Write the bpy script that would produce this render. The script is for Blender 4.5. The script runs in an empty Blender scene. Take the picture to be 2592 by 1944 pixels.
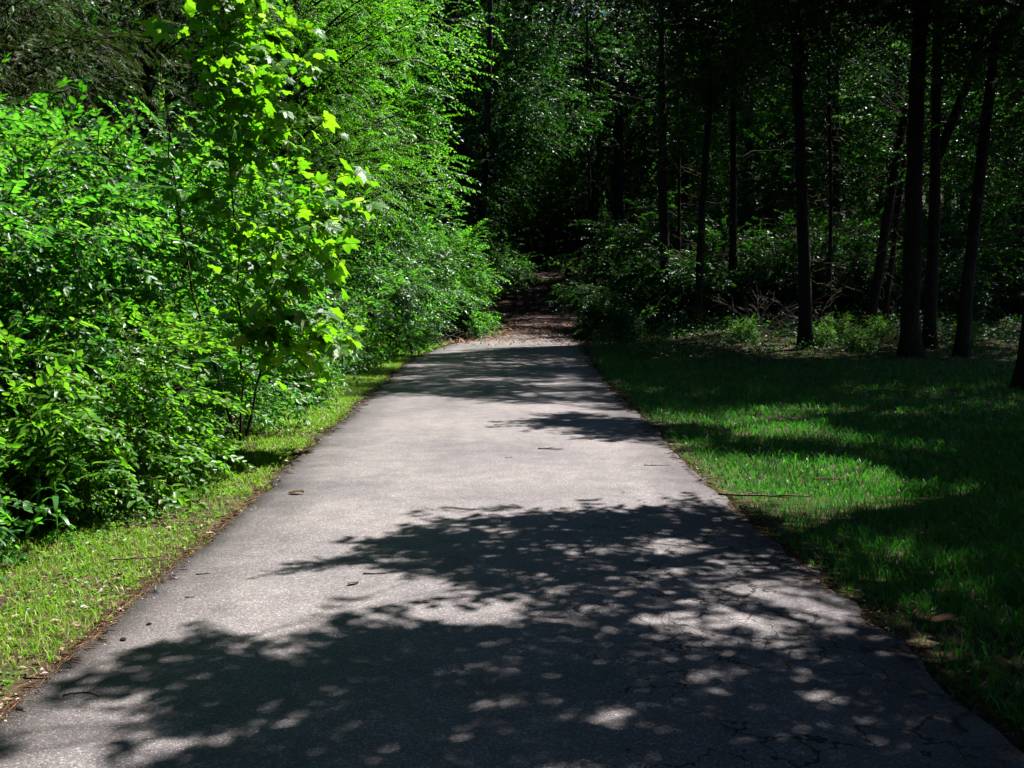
import bpy, math
import numpy as np

S = bpy.context.scene
COL = S.collection
R = math.radians

# ------------------------------------------------------------------ camera, sky, sun, exposure
cam_d = bpy.data.cameras.new('camera'); cam = bpy.data.objects.new('camera', cam_d); COL.objects.link(cam)
cam.location = (0, 0, 1.6); cam.rotation_euler = (R(90 - 4.96), 0, 0)
cam_d.lens = 35.0; cam_d.sensor_width = 36; cam_d.clip_start = .05; cam_d.clip_end = 2000
S.camera = cam
SUN_AZ, SUN_EL = 52.0, 60.0          # degrees right of the view direction, degrees up
sx = math.cos(R(SUN_EL)) * math.sin(R(SUN_AZ)); sy = math.cos(R(SUN_EL)) * math.cos(R(SUN_AZ)); sz = math.sin(R(SUN_EL))
w = bpy.data.worlds.new('World'); S.world = w; w.use_nodes = True
nt = w.node_tree; bg = nt.nodes['Background']
sky = nt.nodes.new('ShaderNodeTexSky'); sky.sky_type = 'NISHITA'; sky.sun_disc = False
sky.sun_elevation = R(SUN_EL); sky.sun_rotation = R(SUN_AZ)
sky.altitude = 1500; sky.air_density = .7; sky.dust_density = .1; sky.ozone_density = .6
nt.links.new(sky.outputs[0], bg.inputs[0]); bg.inputs[1].default_value = .05
sl = bpy.data.lights.new('sun', 'SUN'); sl.energy = 5.0; sl.angle = R(.53); sl.color = (1, .965, .93)
so = bpy.data.objects.new('sun', sl); COL.objects.link(so)
so.rotation_euler = (R(90 - SUN_EL), 0, R(180 - SUN_AZ))
so.location = (10, 12, 30)
S.view_settings.view_transform = 'Standard'; S.view_settings.look = 'None'
S.view_settings.exposure = 1.38; S.view_settings.gamma = 1
S.view_settings.use_curve_mapping = False
S.render.engine = 'CYCLES'
cy = S.cycles
cy.max_bounces = 5; cy.diffuse_bounces = 0; cy.glossy_bounces = 1; cy.transmission_bounces = 1; cy.transparent_max_bounces = 4
cy.use_denoising = True; cy.sample_clamp_indirect = 3.0; cy.caustics_reflective = False; cy.caustics_refractive = False

# ------------------------------------------------------------------ noise and ground shape
def hsh(ix, iy, s):
    v = np.sin(ix * 127.1 + iy * 311.7 + s * 74.7) * 43758.5453
    return v - np.floor(v)
def vn(x, y, s=0):
    x = np.asarray(x, float); y = np.asarray(y, float)
    ix, iy = np.floor(x), np.floor(y); fx, fy = x - ix, y - iy
    fx = fx * fx * (3 - 2 * fx); fy = fy * fy * (3 - 2 * fy)
    a, b, c, d = hsh(ix, iy, s), hsh(ix + 1, iy, s), hsh(ix, iy + 1, s), hsh(ix + 1, iy + 1, s)
    return (a * (1 - fx) + b * fx) * (1 - fy) + (c * (1 - fx) + d * fx) * fy
def fbm(x, y, s=0, o=3):
    t = 0; a = .5; n = 0
    for i in range(o): t = t + a * vn(x * 2 ** i, y * 2 ** i, s + i); n += a; a *= .55
    return t / n
def sp(t, k): return np.log1p(np.exp(np.clip(t / k, -40, 40))) * k
def sstep(a, b, x):
    t = np.clip((x - a) / (b - a), 0, 1); return t * t * (3 - 2 * t)
EL = np.array([[-1.86, -8], [-1.88, 2.0], [-1.9, 2.78], [-1.94, 3.64], [-1.95, 4.26], [-2.0, 5.97], [-2.0, 7.61], [-2.14, 9.99], [-2.18, 12.37], [-2.3, 16.6], [-2.5, 22], [-2.55, 26], [-2.35, 31.5], [-1.9, 34], [-1.2, 35.6], [-.1, 37.4], [.05, 38.5], [.1, 45], [.25, 60], [.6, 72], [-1.5, 84], [-8, 94], [-20, 100]])
ER = np.array([[1.9, -8], [1.83, 2.5], [1.78, 3.34], [1.77, 4.38], [1.71, 6.08], [1.67, 7.79], [1.66, 9.99], [1.7, 12.37], [1.76, 19.43], [1.99, 26.1], [2.3, 34], [2.55, 38], [2.9, 45], [3.0, 60], [3.3, 72], [2.2, 84], [-3.5, 96], [-15, 104]])
def el(y): return np.interp(y, EL[:, 1], EL[:, 0])
def er(y): return np.interp(y, ER[:, 1], ER[:, 0])
def H(x, y):
    x = np.asarray(x, float); y = np.asarray(y, float)
    r = sstep(2.8, 7, x)
    c = .082 * sp(y - 35.5, 1.6)
    q = .045 * sp(y - 20, 2) + .05 * sp(y - 38, 3)
    z = c * (1 - r) + q * r + .22 * sp(y - 95, 6)
    away = sstep(.1, 1.5, np.maximum(x - er(y), el(y) - x))
    return z + away * (.10 * (fbm(x * .35, y * .35, 5) - .5) + .03 * (vn(x * 2.2, y * 2.2, 9) - .5)) - .012

# ------------------------------------------------------------------ helpers
def mesh_np(name, V, F, mats, mi=None, var=None, smooth=False):
    me = bpy.data.meshes.new(name)
    V = np.ascontiguousarray(V, dtype=np.float32); F = np.ascontiguousarray(F, dtype=np.int32)
    k = F.shape[1]
    me.vertices.add(len(V)); me.vertices.foreach_set('co', V.ravel())
    me.loops.add(len(F) * k); me.loops.foreach_set('vertex_index', F.ravel())
    me.polygons.add(len(F)); me.polygons.foreach_set('loop_start', np.arange(0, len(F) * k, k, dtype=np.int32))
    for m in mats: me.materials.append(m)
    if mi is not None: me.polygons.foreach_set('material_index', np.ascontiguousarray(mi, dtype=np.int32))
    if smooth: me.polygons.foreach_set('use_smooth', np.ones(len(F), dtype=bool))
    if var is not None:
        a = me.attributes.new('var', 'FLOAT', 'POINT'); a.data.foreach_set('value', np.ascontiguousarray(var, dtype=np.float32))
    me.update(calc_edges=True)
    return me
def obj(name, me, parent=None, kind=None, loc=None):
    o = bpy.data.objects.new(name, me); COL.objects.link(o)
    if parent is not None: o.parent = parent
    if kind: o['kind'] = kind
    if loc is not None: o.location = loc
    return o
def thing(name, label, cat, loc=(0, 0, 0), rz=0, sc=1, group=None, data=None):
    o = bpy.data.objects.new(name, data); COL.objects.link(o)
    o.location = loc; o.rotation_euler = (0, 0, rz); o.scale = (sc, sc, sc) if not hasattr(sc, '__len__') else sc
    o['label'] = label; o['category'] = cat
    if group: o['group'] = group
    return o
class Geo:
    def __init__(s): s.V = []; s.F = []; s.m = []; s.v = []; s.n = 0
    def add(s, V, F, m=0, var=.5):
        V = np.asarray(V, float).reshape(-1, 3); F = np.asarray(F)
        s.V.append(V); s.F.append(F + s.n); s.n += len(V)
        s.m.append(np.full(len(F), m) if np.isscalar(m) else m)
        s.v.append(np.full(len(V), var) if np.isscalar(var) else var)
    def mesh(s, name, mats, smooth=False):
        return mesh_np(name, np.concatenate(s.V), np.concatenate(s.F), mats, np.concatenate(s.m), np.concatenate(s.v), smooth)
def tube(P, rad, k=5, rough=0, rng=None, cap=True):
    P = np.asarray(P, float); n = len(P); rad = np.broadcast_to(rad, (n,))
    T = np.gradient(P, axis=0); T /= np.linalg.norm(T, axis=1)[:, None] + 1e-9
    ref = np.array([0, 0, 1.]) if abs(T[:, 2]).mean() < .8 else np.array([1., 0, 0])
    A = np.cross(T, ref); A /= np.linalg.norm(A, axis=1)[:, None] + 1e-9; B = np.cross(T, A)
    th = np.arange(k) * 2 * np.pi / k
    rr = rad[:, None] * np.ones((1, k))
    if rough and rng is not None:
        rr = rr * (1 + rough * (rng.random((n, k)) - .5) + rough * (rng.random((1, k)) - .5))
    V = P[:, None] + rr[:, :, None] * (np.cos(th)[None, :, None] * A[:, None] + np.sin(th)[None, :, None] * B[:, None])
    V = V.reshape(-1, 3)
    i = np.arange(n - 1)[:, None] * k; j = np.arange(k)[None]; j2 = (j + 1) % k
    a, b, c, d = (i + j).ravel(), (i + j2).ravel(), (i + k + j2).ravel(), (i + k + j).ravel()
    F = np.concatenate([np.stack([a, b, c], 1), np.stack([a, c, d], 1)])
    if cap:
        F = np.concatenate([F, [[0, q + 1, q] for q in range(1, k - 1)], [[(n - 1) * k, (n - 1) * k + q, (n - 1) * k + q + 1] for q in range(1, k - 1)]])
    return V, F
def bez(a, b, c, n=6):
    t = np.linspace(0, 1, n)[:, None]
    return (1 - t) ** 2 * a + 2 * t * (1 - t) * b + t * t * c
def nrm(v): return v / (np.linalg.norm(v, axis=-1, keepdims=True) + 1e-9)
def frames(D, U):
    y = nrm(D); x = nrm(np.cross(y, U)); z = np.cross(x, y)
    return np.stack([x, y, z], axis=2)

# ------------------------------------------------------------------ materials
def mat(name):
    m = bpy.data.materials.new(name); m.use_nodes = True
    N = m.node_tree.nodes; L = m.node_tree.links; p = N['Principled BSDF']; return m, N, L, p
def ramp(N, L, src, stops):
    r = N.new('ShaderNodeValToRGB'); e = r.color_ramp.elements
    while len(e) < len(stops): e.new(.5)
    for q, (pos, c) in zip(e, stops): q.position = pos; q.color = (*c, 1)
    L.new(src, r.inputs[0]); return r.outputs[0]
def leaf_mat(name, stops, tstops, tr=.45, rough=.38, spec=.5, info=False):
    m, N, L, p = mat(name)
    if info: s = N.new('ShaderNodeObjectInfo').outputs['Random']
    else:
        a = N.new('ShaderNodeAttribute'); a.attribute_name = 'var'; s = a.outputs['Fac']
    c = ramp(N, L, s, stops); t = ramp(N, L, s, tstops)
    L.new(c, p.inputs['Base Color']); p.inputs['Roughness'].default_value = rough; p.inputs['Specular IOR Level'].default_value = spec
    if info:
        tc = N.new('ShaderNodeTexCoord'); no = N.new('ShaderNodeTexNoise'); no.inputs['Scale'].default_value = 9
        L.new(tc.outputs['Object'], no.inputs['Vector'])
        b = N.new('ShaderNodeBump'); b.inputs['Strength'].default_value = .5; b.inputs['Distance'].default_value = .02
        L.new(no.outputs[0], b.inputs['Height']); L.new(b.outputs[0], p.inputs['Normal'])
    tl = N.new('ShaderNodeBsdfTranslucent'); L.new(t, tl.inputs[0])
    mx = N.new('ShaderNodeMixShader'); mx.inputs[0].default_value = tr
    L.new(p.outputs[0], mx.inputs[1]); L.new(tl.outputs[0], mx.inputs[2])
    L.new(mx.outputs[0], N['Material Output'].inputs[0]); return m
M = {}
M['honey'] = leaf_mat('honeysuckle_leaf', [(0, (.016, .085, .014)), (.6, (.036, .17, .022)), (1, (.08, .24, .03))], [(0, (.05, .28, .014)), (.6, (.14, .54, .02)), (1, (.34, .68, .03))], .5, .42, .5)
M['broad'] = leaf_mat('broad_leaf', [(0, (.02, .08, .014)), (1, (.05, .17, .022))], [(0, (.05, .30, .005)), (1, (.14, .54, .012))], .44, .38, .5)
M['pale'] = leaf_mat('pale_green_leaf', [(0, (.03, .09, .03)), (1, (.07, .19, .06))], [(0, (.06, .30, .02)), (1, (.20, .58, .05))], .42, .36, .6)
M['light'] = leaf_mat('young_leaf', [(0, (.04, .16, .012)), (1, (.10, .28, .02))], [(0, (.12, .42, .008)), (1, (.26, .62, .02))], .5, .4)
M['frond'] = leaf_mat('frond_leaf', [(0, (.025, .13, .008)), (1, (.07, .22, .012))], [(0, (.08, .44, .004)), (1, (.22, .66, .008))], .5, .42)
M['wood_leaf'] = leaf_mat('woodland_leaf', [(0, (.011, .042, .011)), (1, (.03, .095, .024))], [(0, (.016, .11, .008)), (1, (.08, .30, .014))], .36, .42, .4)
M['over'] = leaf_mat('cedar_like_leaf', [(0, (.016, .03, .012)), (1, (.03, .055, .018))], [(0, (.02, .06, .008)), (1, (.04, .12, .012))], .15, .55, .3)
M['cedar'] = leaf_mat('cedar_needle', [(0, (.055, .038, .017)), (.35, (.04, .045, .014)), (.6, (.03, .065, .012)), (1, (.035, .11, .014))], [(0, (.08, .055, .015)), (1, (.06, .20, .012))], .25, .6, .2)
M['syc'] = leaf_mat('sycamore_leaf', [(0, (.05, .17, .03)), (.8, (.09, .24, .035)), (1, (.20, .26, .10))], [(0, (.16, .50, .006)), (.8, (.32, .70, .012)), (1, (.48, .66, .12))], .55, .42, .4, True)
M['big'] = leaf_mat('mulberry_leaf', [(0, (.04, .15, .03)), (1, (.06, .2, .04))], [(0, (.1, .4, .01)), (1, (.18, .5, .02))], .45, .38, .45, True)
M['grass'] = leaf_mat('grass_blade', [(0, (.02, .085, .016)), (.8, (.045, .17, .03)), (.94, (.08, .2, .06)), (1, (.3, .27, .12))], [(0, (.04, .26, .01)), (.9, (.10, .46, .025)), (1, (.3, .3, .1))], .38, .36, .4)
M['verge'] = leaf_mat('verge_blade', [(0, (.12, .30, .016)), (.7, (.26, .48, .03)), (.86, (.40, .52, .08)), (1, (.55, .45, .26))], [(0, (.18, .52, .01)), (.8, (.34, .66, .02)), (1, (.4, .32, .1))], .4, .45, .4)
def bark(name, c1, c2):
    m, N, L, p = mat(name); tc = N.new('ShaderNodeTexCoord'); mp = N.new('ShaderNodeMapping'); mp.inputs['Scale'].default_value = (9, 9, 1.6)
    no = N.new('ShaderNodeTexNoise'); no.inputs['Scale'].default_value = 3; no.inputs['Detail'].default_value = 8
    L.new(tc.outputs['Object'], mp.inputs[0]); L.new(mp.outputs[0], no.inputs['Vector'])
    L.new(ramp(N, L, no.outputs[0], [(.35, c1), (.65, c2)]), p.inputs['Base Color'])
    b = N.new('ShaderNodeBump'); b.inputs['Strength'].default_value = 1; b.inputs['Distance'].default_value = .03
    L.new(no.outputs[0], b.inputs['Height']); L.new(b.outputs[0], p.inputs['Normal']); p.inputs['Roughness'].default_value = .9
    p.inputs['Specular IOR Level'].default_value = .2; return m
M['bark'] = bark('dark_bark', (.014, .011, .008), (.045, .034, .025))
M['twig'] = bark('twig_bark', (.06, .04, .025), (.16, .11, .07))
M['dead'] = bark('dead_wood', (.14, .11, .08), (.34, .28, .21))
M['needle'] = leaf_mat('fallen_needles', [(0, (.10, .045, .022)), (.6, (.22, .11, .055)), (1, (.42, .30, .18))], [(0, (.1, .05, .02)), (1, (.2, .1, .05))], .05, .7, .2)
M['deadleaf'] = leaf_mat('dead_leaf', [(0, (.12, .065, .035)), (.6, (.26, .17, .09)), (1, (.48, .38, .25))], [(0, (.1, .05, .02)), (1, (.3, .2, .1))], .15, .6, .3)
def asphalt():
    m, N, L, p = mat('worn_asphalt'); tc = N.new('ShaderNodeTexCoord').outputs['Object']
    def noise(sc, det=3, v=tc):
        n = N.new('ShaderNodeTexNoise'); n.inputs['Scale'].default_value = sc; n.inputs['Detail'].default_value = det; L.new(v, n.inputs['Vector']); return n
    def mth(op, a, b=None, clamp=False):
        q = N.new('ShaderNodeMath'); q.operation = op; q.use_clamp = clamp
        for i, v in enumerate((a, b)):
            if v is None: continue
            if hasattr(v, 'is_output'): L.new(v, q.inputs[i])
            else: q.inputs[i].default_value = v
        return q.outputs[0]
    def mixc(f, a, b, bt='MIX'):
        q = N.new('ShaderNodeMix'); q.data_type = 'RGBA'; q.blend_type = bt
        for i, v in ((0, f), (6, a), (7, b)):
            if hasattr(v, 'is_output'): L.new(v, q.inputs[i])
            elif i == 0: q.inputs[0].default_value = v
            else: q.inputs[i].default_value = (*v, 1)
        return q.outputs[2]
    v = N.new('ShaderNodeTexVoronoi'); v.inputs['Scale'].default_value = 135; L.new(tc, v.inputs['Vector'])
    sep = N.new('ShaderNodeSeparateColor'); L.new(v.outputs['Color'], sep.inputs[0])
    stone = ramp(N, L, sep.outputs[0], [(0, (.085, .078, .078)), (.45, (.18, .163, .161)), (.8, (.26, .234, .23)), (.92, (.38, .35, .34)), (1, (.60, .58, .57))])
    v2 = N.new('ShaderNodeTexVoronoi'); v2.inputs['Scale'].default_value = 310; L.new(tc, v2.inputs['Vector'])
    sep2 = N.new('ShaderNodeSeparateColor'); L.new(v2.outputs['Color'], sep2.inputs[0])
    fine = ramp(N, L, sep2.outputs[1], [(0, (.08, .074, .074)), (.7, (.22, .20, .196)), (1, (.36, .33, .32))])
    c = mixc(.45, stone, fine)
    big = ramp(N, L, noise(.55, 5).outputs[0], [(.32, (.74, .74, .77)), (.5, (.98, .97, .97)), (.68, (1.16, 1.12, 1.10))])
    c = mixc(1, c, big, 'MULTIPLY')
    mid = ramp(N, L, noise(5, 6).outputs[0], [(.3, (.80, .80, .82)), (.7, (1.10, 1.09, 1.07))])
    c = mixc(1, c, mid, 'MULTIPLY')
    ed = N.new('ShaderNodeAttribute'); ed.attribute_name = 'var'
    e = mth('ADD', ed.outputs['Fac'], mth('MULTIPLY', mth('SUBTRACT', noise(2.2, 4).outputs[0], .5), .5))
    edge = ramp(N, L, e, [(0, (.46, .45, .45)), (.25, (.64, .63, .64)), (.7, (1, 1, 1))])
    c = mixc(1, c, edge, 'MULTIPLY')
    # cracks: warped cell borders, only near the right-hand edge close by
    wn = noise(3.0, 5); vm = N.new('ShaderNodeVectorMath'); vm.operation = 'MULTIPLY_ADD'
    L.new(wn.outputs['Color'], vm.inputs[0]); vm.inputs[1].default_value = (.75, .75, .75); L.new(tc, vm.inputs[2])
    vc = N.new('ShaderNodeTexVoronoi'); vc.feature = 'DISTANCE_TO_EDGE'; vc.inputs['Scale'].default_value = 1.7; L.new(vm.outputs[0], vc.inputs['Vector'])
    sx_ = N.new('ShaderNodeSeparateXYZ'); L.new(tc, sx_.inputs[0])
    mask = mth('MULTIPLY', mth('MULTIPLY', mth('SUBTRACT', sx_.outputs[0], .15), 1.2, True), mth('MULTIPLY', mth('SUBTRACT', 8.5, sx_.outputs[1]), .5, True))
    nm = mth('GREATER_THAN', noise(1.1, 2).outputs[0], .36)
    wdt = mth('MULTIPLY', mth('MULTIPLY', mask, nm), mth('ADD', mth('MULTIPLY', noise(9, 3).outputs[0], .028), -.0025))
    crack = mth('LESS_THAN', vc.outputs['Distance'], wdt)
    c = mixc(crack, c, (.02, .018, .016))
    L.new(c, p.inputs['Base Color'])
    p.inputs['Roughness'].default_value = .55; p.inputs['Specular IOR Level'].default_value = .2
    hgt = mth('SUBTRACT', mth('ADD', mth('MULTIPLY', v.outputs['Distance'], -.5), mth('MULTIPLY', noise(160, 3).outputs[0], .8)), mth('MULTIPLY', crack, 2.5))
    b = N.new('ShaderNodeBump'); b.inputs['Strength'].default_value = .8; b.inputs['Distance'].default_value = .006
    L.new(hgt, b.inputs['Height']); L.new(b.outputs[0], p.inputs['Normal']); return m
M['asphalt'] = asphalt()
def soil(name, stops, sc=6, det=8, bump=.02):
    m, N, L, p = mat(name); tc = N.new('ShaderNodeTexCoord')
    n = N.new('ShaderNodeTexNoise'); n.inputs['Scale'].default_value = sc; n.inputs['Detail'].default_value = det; n.inputs['Roughness'].default_value = .75
    L.new(tc.outputs['Object'], n.inputs['Vector'])
    L.new(ramp(N, L, n.outputs[0], stops), p.inputs['Base Color']); p.inputs['Roughness'].default_value = .95; p.inputs['Specular IOR Level'].default_value = .15
    b = N.new('ShaderNodeBump'); b.inputs['Strength'].default_value = 1; b.inputs['Distance'].default_value = bump
    L.new(n.outputs[0], b.inputs['Height']); L.new(b.outputs[0], p.inputs['Normal']); return m
M['soil'] = soil('litter_soil', [(.3, (.022, .016, .009)), (.5, (.06, .042, .025)), (.7, (.15, .105, .06))])
M['path'] = soil('leaf_covered_path', [(.3, (.045, .026, .020)), (.5, (.10, .066, .054)), (.7, (.20, .145, .12))], 9)
M['stone'] = soil('pale_stone', [(.3, (.25, .2, .16)), (.7, (.5, .45, .4))], 30, 5, .004)
M['clod'] = soil('dark_clod', [(.3, (.012, .009, .007)), (.7, (.04, .03, .022))], 40, 5, .006)

# ------------------------------------------------------------------ ground, road, path
ys = np.unique(np.round(np.concatenate([np.arange(-60, -8, 6), np.arange(-8, 34, .5), np.arange(34, 60, .7), np.arange(60, 130, 2.5), np.arange(130, 420, 20)]), 3))
xs = np.unique(np.round(np.concatenate([np.arange(-300, -30, 18), np.arange(-30, -10, 1.5), np.arange(-10, 14, .4), np.arange(14, 45, 1.5), np.arange(45, 300, 18)]), 3))
X, Y = np.meshgrid(xs, ys)
Z = H(X, Y)
g = np.arange(len(ys) * len(xs)).reshape(len(ys), len(xs))
F = np.stack([g[:-1, :-1].ravel(), g[:-1, 1:].ravel(), g[1:, 1:].ravel(), g[1:, :-1].ravel()], 1)
me = mesh_np('ground', np.stack([X, Y, Z], 2).reshape(-1, 3), F, [M['soil']], smooth=True)
obj('ground', me, kind='structure')
rng = np.random.default_rng(3)
def strip(name, m, yy, fl, fr, lift, edge, nx=15, skirt=.06, jit=.03):
    n = len(yy); t = np.linspace(0, 1, nx)
    L_ = fl(yy) + (fbm(yy * 2.3, yy * 0, 31) - .5) * jit * 2 + (rng.random(n) - .5) * jit * .5
    R_ = fr(yy) + (fbm(yy * 2.3, yy * 0, 37) - .5) * jit * 2 + (rng.random(n) - .5) * jit * .5
    Xs = L_[:, None] * (1 - t) + R_[:, None] * t; Ys = np.repeat(yy[:, None], nx, 1)
    Zs = H(Xs, Ys) + lift + .022 * (1 - (2 * t - 1) ** 2)[None]
    Xs = np.concatenate([L_[:, None] - .015, Xs, R_[:, None] + .015], 1); Ys = np.repeat(yy[:, None], nx + 2, 1)
    Zs = np.concatenate([Zs[:, :1] - skirt, Zs, Zs[:, -1:] - skirt], 1)
    k = nx + 2; g = np.arange(n * k).reshape(n, k)
    F = np.stack([g[:-1, :-1].ravel(), g[:-1, 1:].ravel(), g[1:, 1:].ravel(), g[1:, :-1].ravel()], 1)
    d = np.minimum(Xs - L_[:, None], R_[:, None] - Xs) / edge
    o = obj(name, mesh_np(name, np.stack([Xs, Ys, Zs], 2).reshape(-1, 3), F, [m], var=np.clip(d, 0, 1).ravel(), smooth=True), kind='structure')
    return o
strip('road', M['asphalt'], np.arange(-8, 37.6, .12), el, er, .028, .9, nx=25, jit=.085)
def pl(y): return el(y) - .25 * sstep(40, 34, y)
strip('path', M['path'], np.arange(36.6, 98, .5), pl, er, .014, 1, nx=13, jit=.15)

# ------------------------------------------------------------------ leaf and spray templates
def hexleaf(L=1, W=.5, fold=.12, droop=.12, narrow=False):
    a, b = (.30, .68) if not narrow else (.25, .6)
    V = np.array([[0, 0, 0], [W * .5, a * L, fold * W], [W * .42, b * L, fold * W - droop * L * .4], [0, L, -droop * L], [-W * .42, b * L, fold * W - droop * L * .4], [-W * .5, a * L, fold * W]])
    return V, np.array([[0, 1, 2], [0, 2, 3], [0, 3, 4], [0, 4, 5]])
def dialeaf(L=1, W=.5, fold=.15, droop=.1):
    return np.array([[0, 0, 0], [W * .5, .45 * L, fold * W], [0, L, -droop * L], [-W * .5, .45 * L, fold * W]]), np.array([[0, 1, 2], [0, 2, 3]])
def sliver(L=1, W=.5):
    return np.array([[W * .5, 0, 0], [-W * .5, 0, 0], [0, L, -.1 * L]]), np.array([[0, 1, 2]])
def spray(rng, length, n, leafL, leafW, tmpl, opposite=True, ang=55, droop=.25, tilt=.35, twig=True, hang=0., side=None):
    g = Geo(); t = np.linspace(0, 1, 3)
    cx = (rng.random() - .5) * .3
    P = np.stack([cx * length * t ** 2, length * t, -droop * length * t ** 2], 1)
    if twig: g.add(*tube(P, np.linspace(.004, .0015, 3) * (1 + length), 3, cap=False), 1, .5)
    nodes = np.linspace(.1, 1, n)
    for i, q in enumerate(nodes):
        p = np.array([cx * length * q * q, length * q, -droop * length * q * q])
        sides = (1, -1) if opposite else ((1,) if i % 2 else (-1,))
        if i == n - 1: sides = sides + (0,)
        for s in sides:
            if rng.random() < .08: continue
            a = R(ang + rng.normal() * 12) * s
            d = np.array([math.sin(a), math.cos(a), -hang - .25 + rng.normal() * .18]); d /= np.linalg.norm(d)
            u = np.array([rng.normal() * tilt + s * .15, rng.normal() * tilt, 1.])
            Mx = frames(d[None], u[None])[0]
            k = leafL * (.7 + .5 * rng.random()) * (1 - .25 * abs(q - .5))
            V, F = tmpl(k, k * leafW / leafL)
            g.add(V @ Mx.T + p, F, 0, rng.random() * .6)
    return np.concatenate(g.V), np.concatenate(g.F), np.concatenate(g.m), np.concatenate(g.v)
def sset(seed, cnt, **k):
    r = np.random.default_rng(seed); return [spray(r, **k) for _ in range(cnt)]
SP = {
 'honey': sset(1, 5, length=.44, n=8, leafL=.082, leafW=.042, tmpl=hexleaf, droop=.3, tilt=.5),
 'broad': sset(2, 5, length=.5, n=8, leafL=.13, leafW=.056, tmpl=hexleaf, opposite=False, ang=45, droop=.45, hang=.35, tilt=.4),
 'mid': sset(3, 5, length=.5, n=7, leafL=.10, leafW=.055, tmpl=dialeaf, droop=.3, tilt=.5),
 'far': sset(4, 5, length=.7, n=6, leafL=.15, leafW=.085, tmpl=dialeaf, droop=.25, tilt=.5, twig=False),
 'frond': sset(5, 5, length=.46, n=13, leafL=.060, leafW=.021, tmpl=dialeaf, ang=72, droop=.35, tilt=.15, hang=.15),
 'cedar': sset(6, 5, length=.30, n=20, leafL=.062, leafW=.011, tmpl=sliver, ang=32, droop=.15, tilt=.9, twig=False),
 'cast': sset(7, 6, length=.46, n=9, leafL=.135, leafW=.058, tmpl=dialeaf, ang=42, droop=.15, tilt=.5, twig=False),
 'high': sset(8, 5, length=.7, n=7, leafL=.14, leafW=.078, tmpl=dialeaf, ang=50, droop=.2, tilt=.5, twig=False),
}
def place(geo, key, P, D, Sc, rng, tilt=.35, var=None):
    P = np.asarray(P); n = len(P)
    if n == 0: return
    U = np.array([0, 0, 1.])[None] + rng.normal(size=(n, 3)) * tilt
    Mx = frames(D, U) * np.asarray(Sc).reshape(-1, 1, 1)
    ch = rng.integers(0, len(SP[key]), n)
    for k, (V0, F0, m0, v0) in enumerate(SP[key]):
        ix = np.nonzero(ch == k)[0]
        if not len(ix): continue
        V = np.einsum('nij,vj->nvi', Mx[ix], V0) + P[ix][:, None]
        nv = len(V0)
        Fc = (F0[None] + (np.arange(len(ix)) * nv)[:, None, None]).reshape(-1, 3)
        vv = (v0[None] + (rng.random(len(ix)) * .4)[:, None]).ravel()
        geo.add(V.reshape(-1, 3), Fc, np.tile(m0, len(ix)), np.clip(vv, 0, 1))
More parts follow.
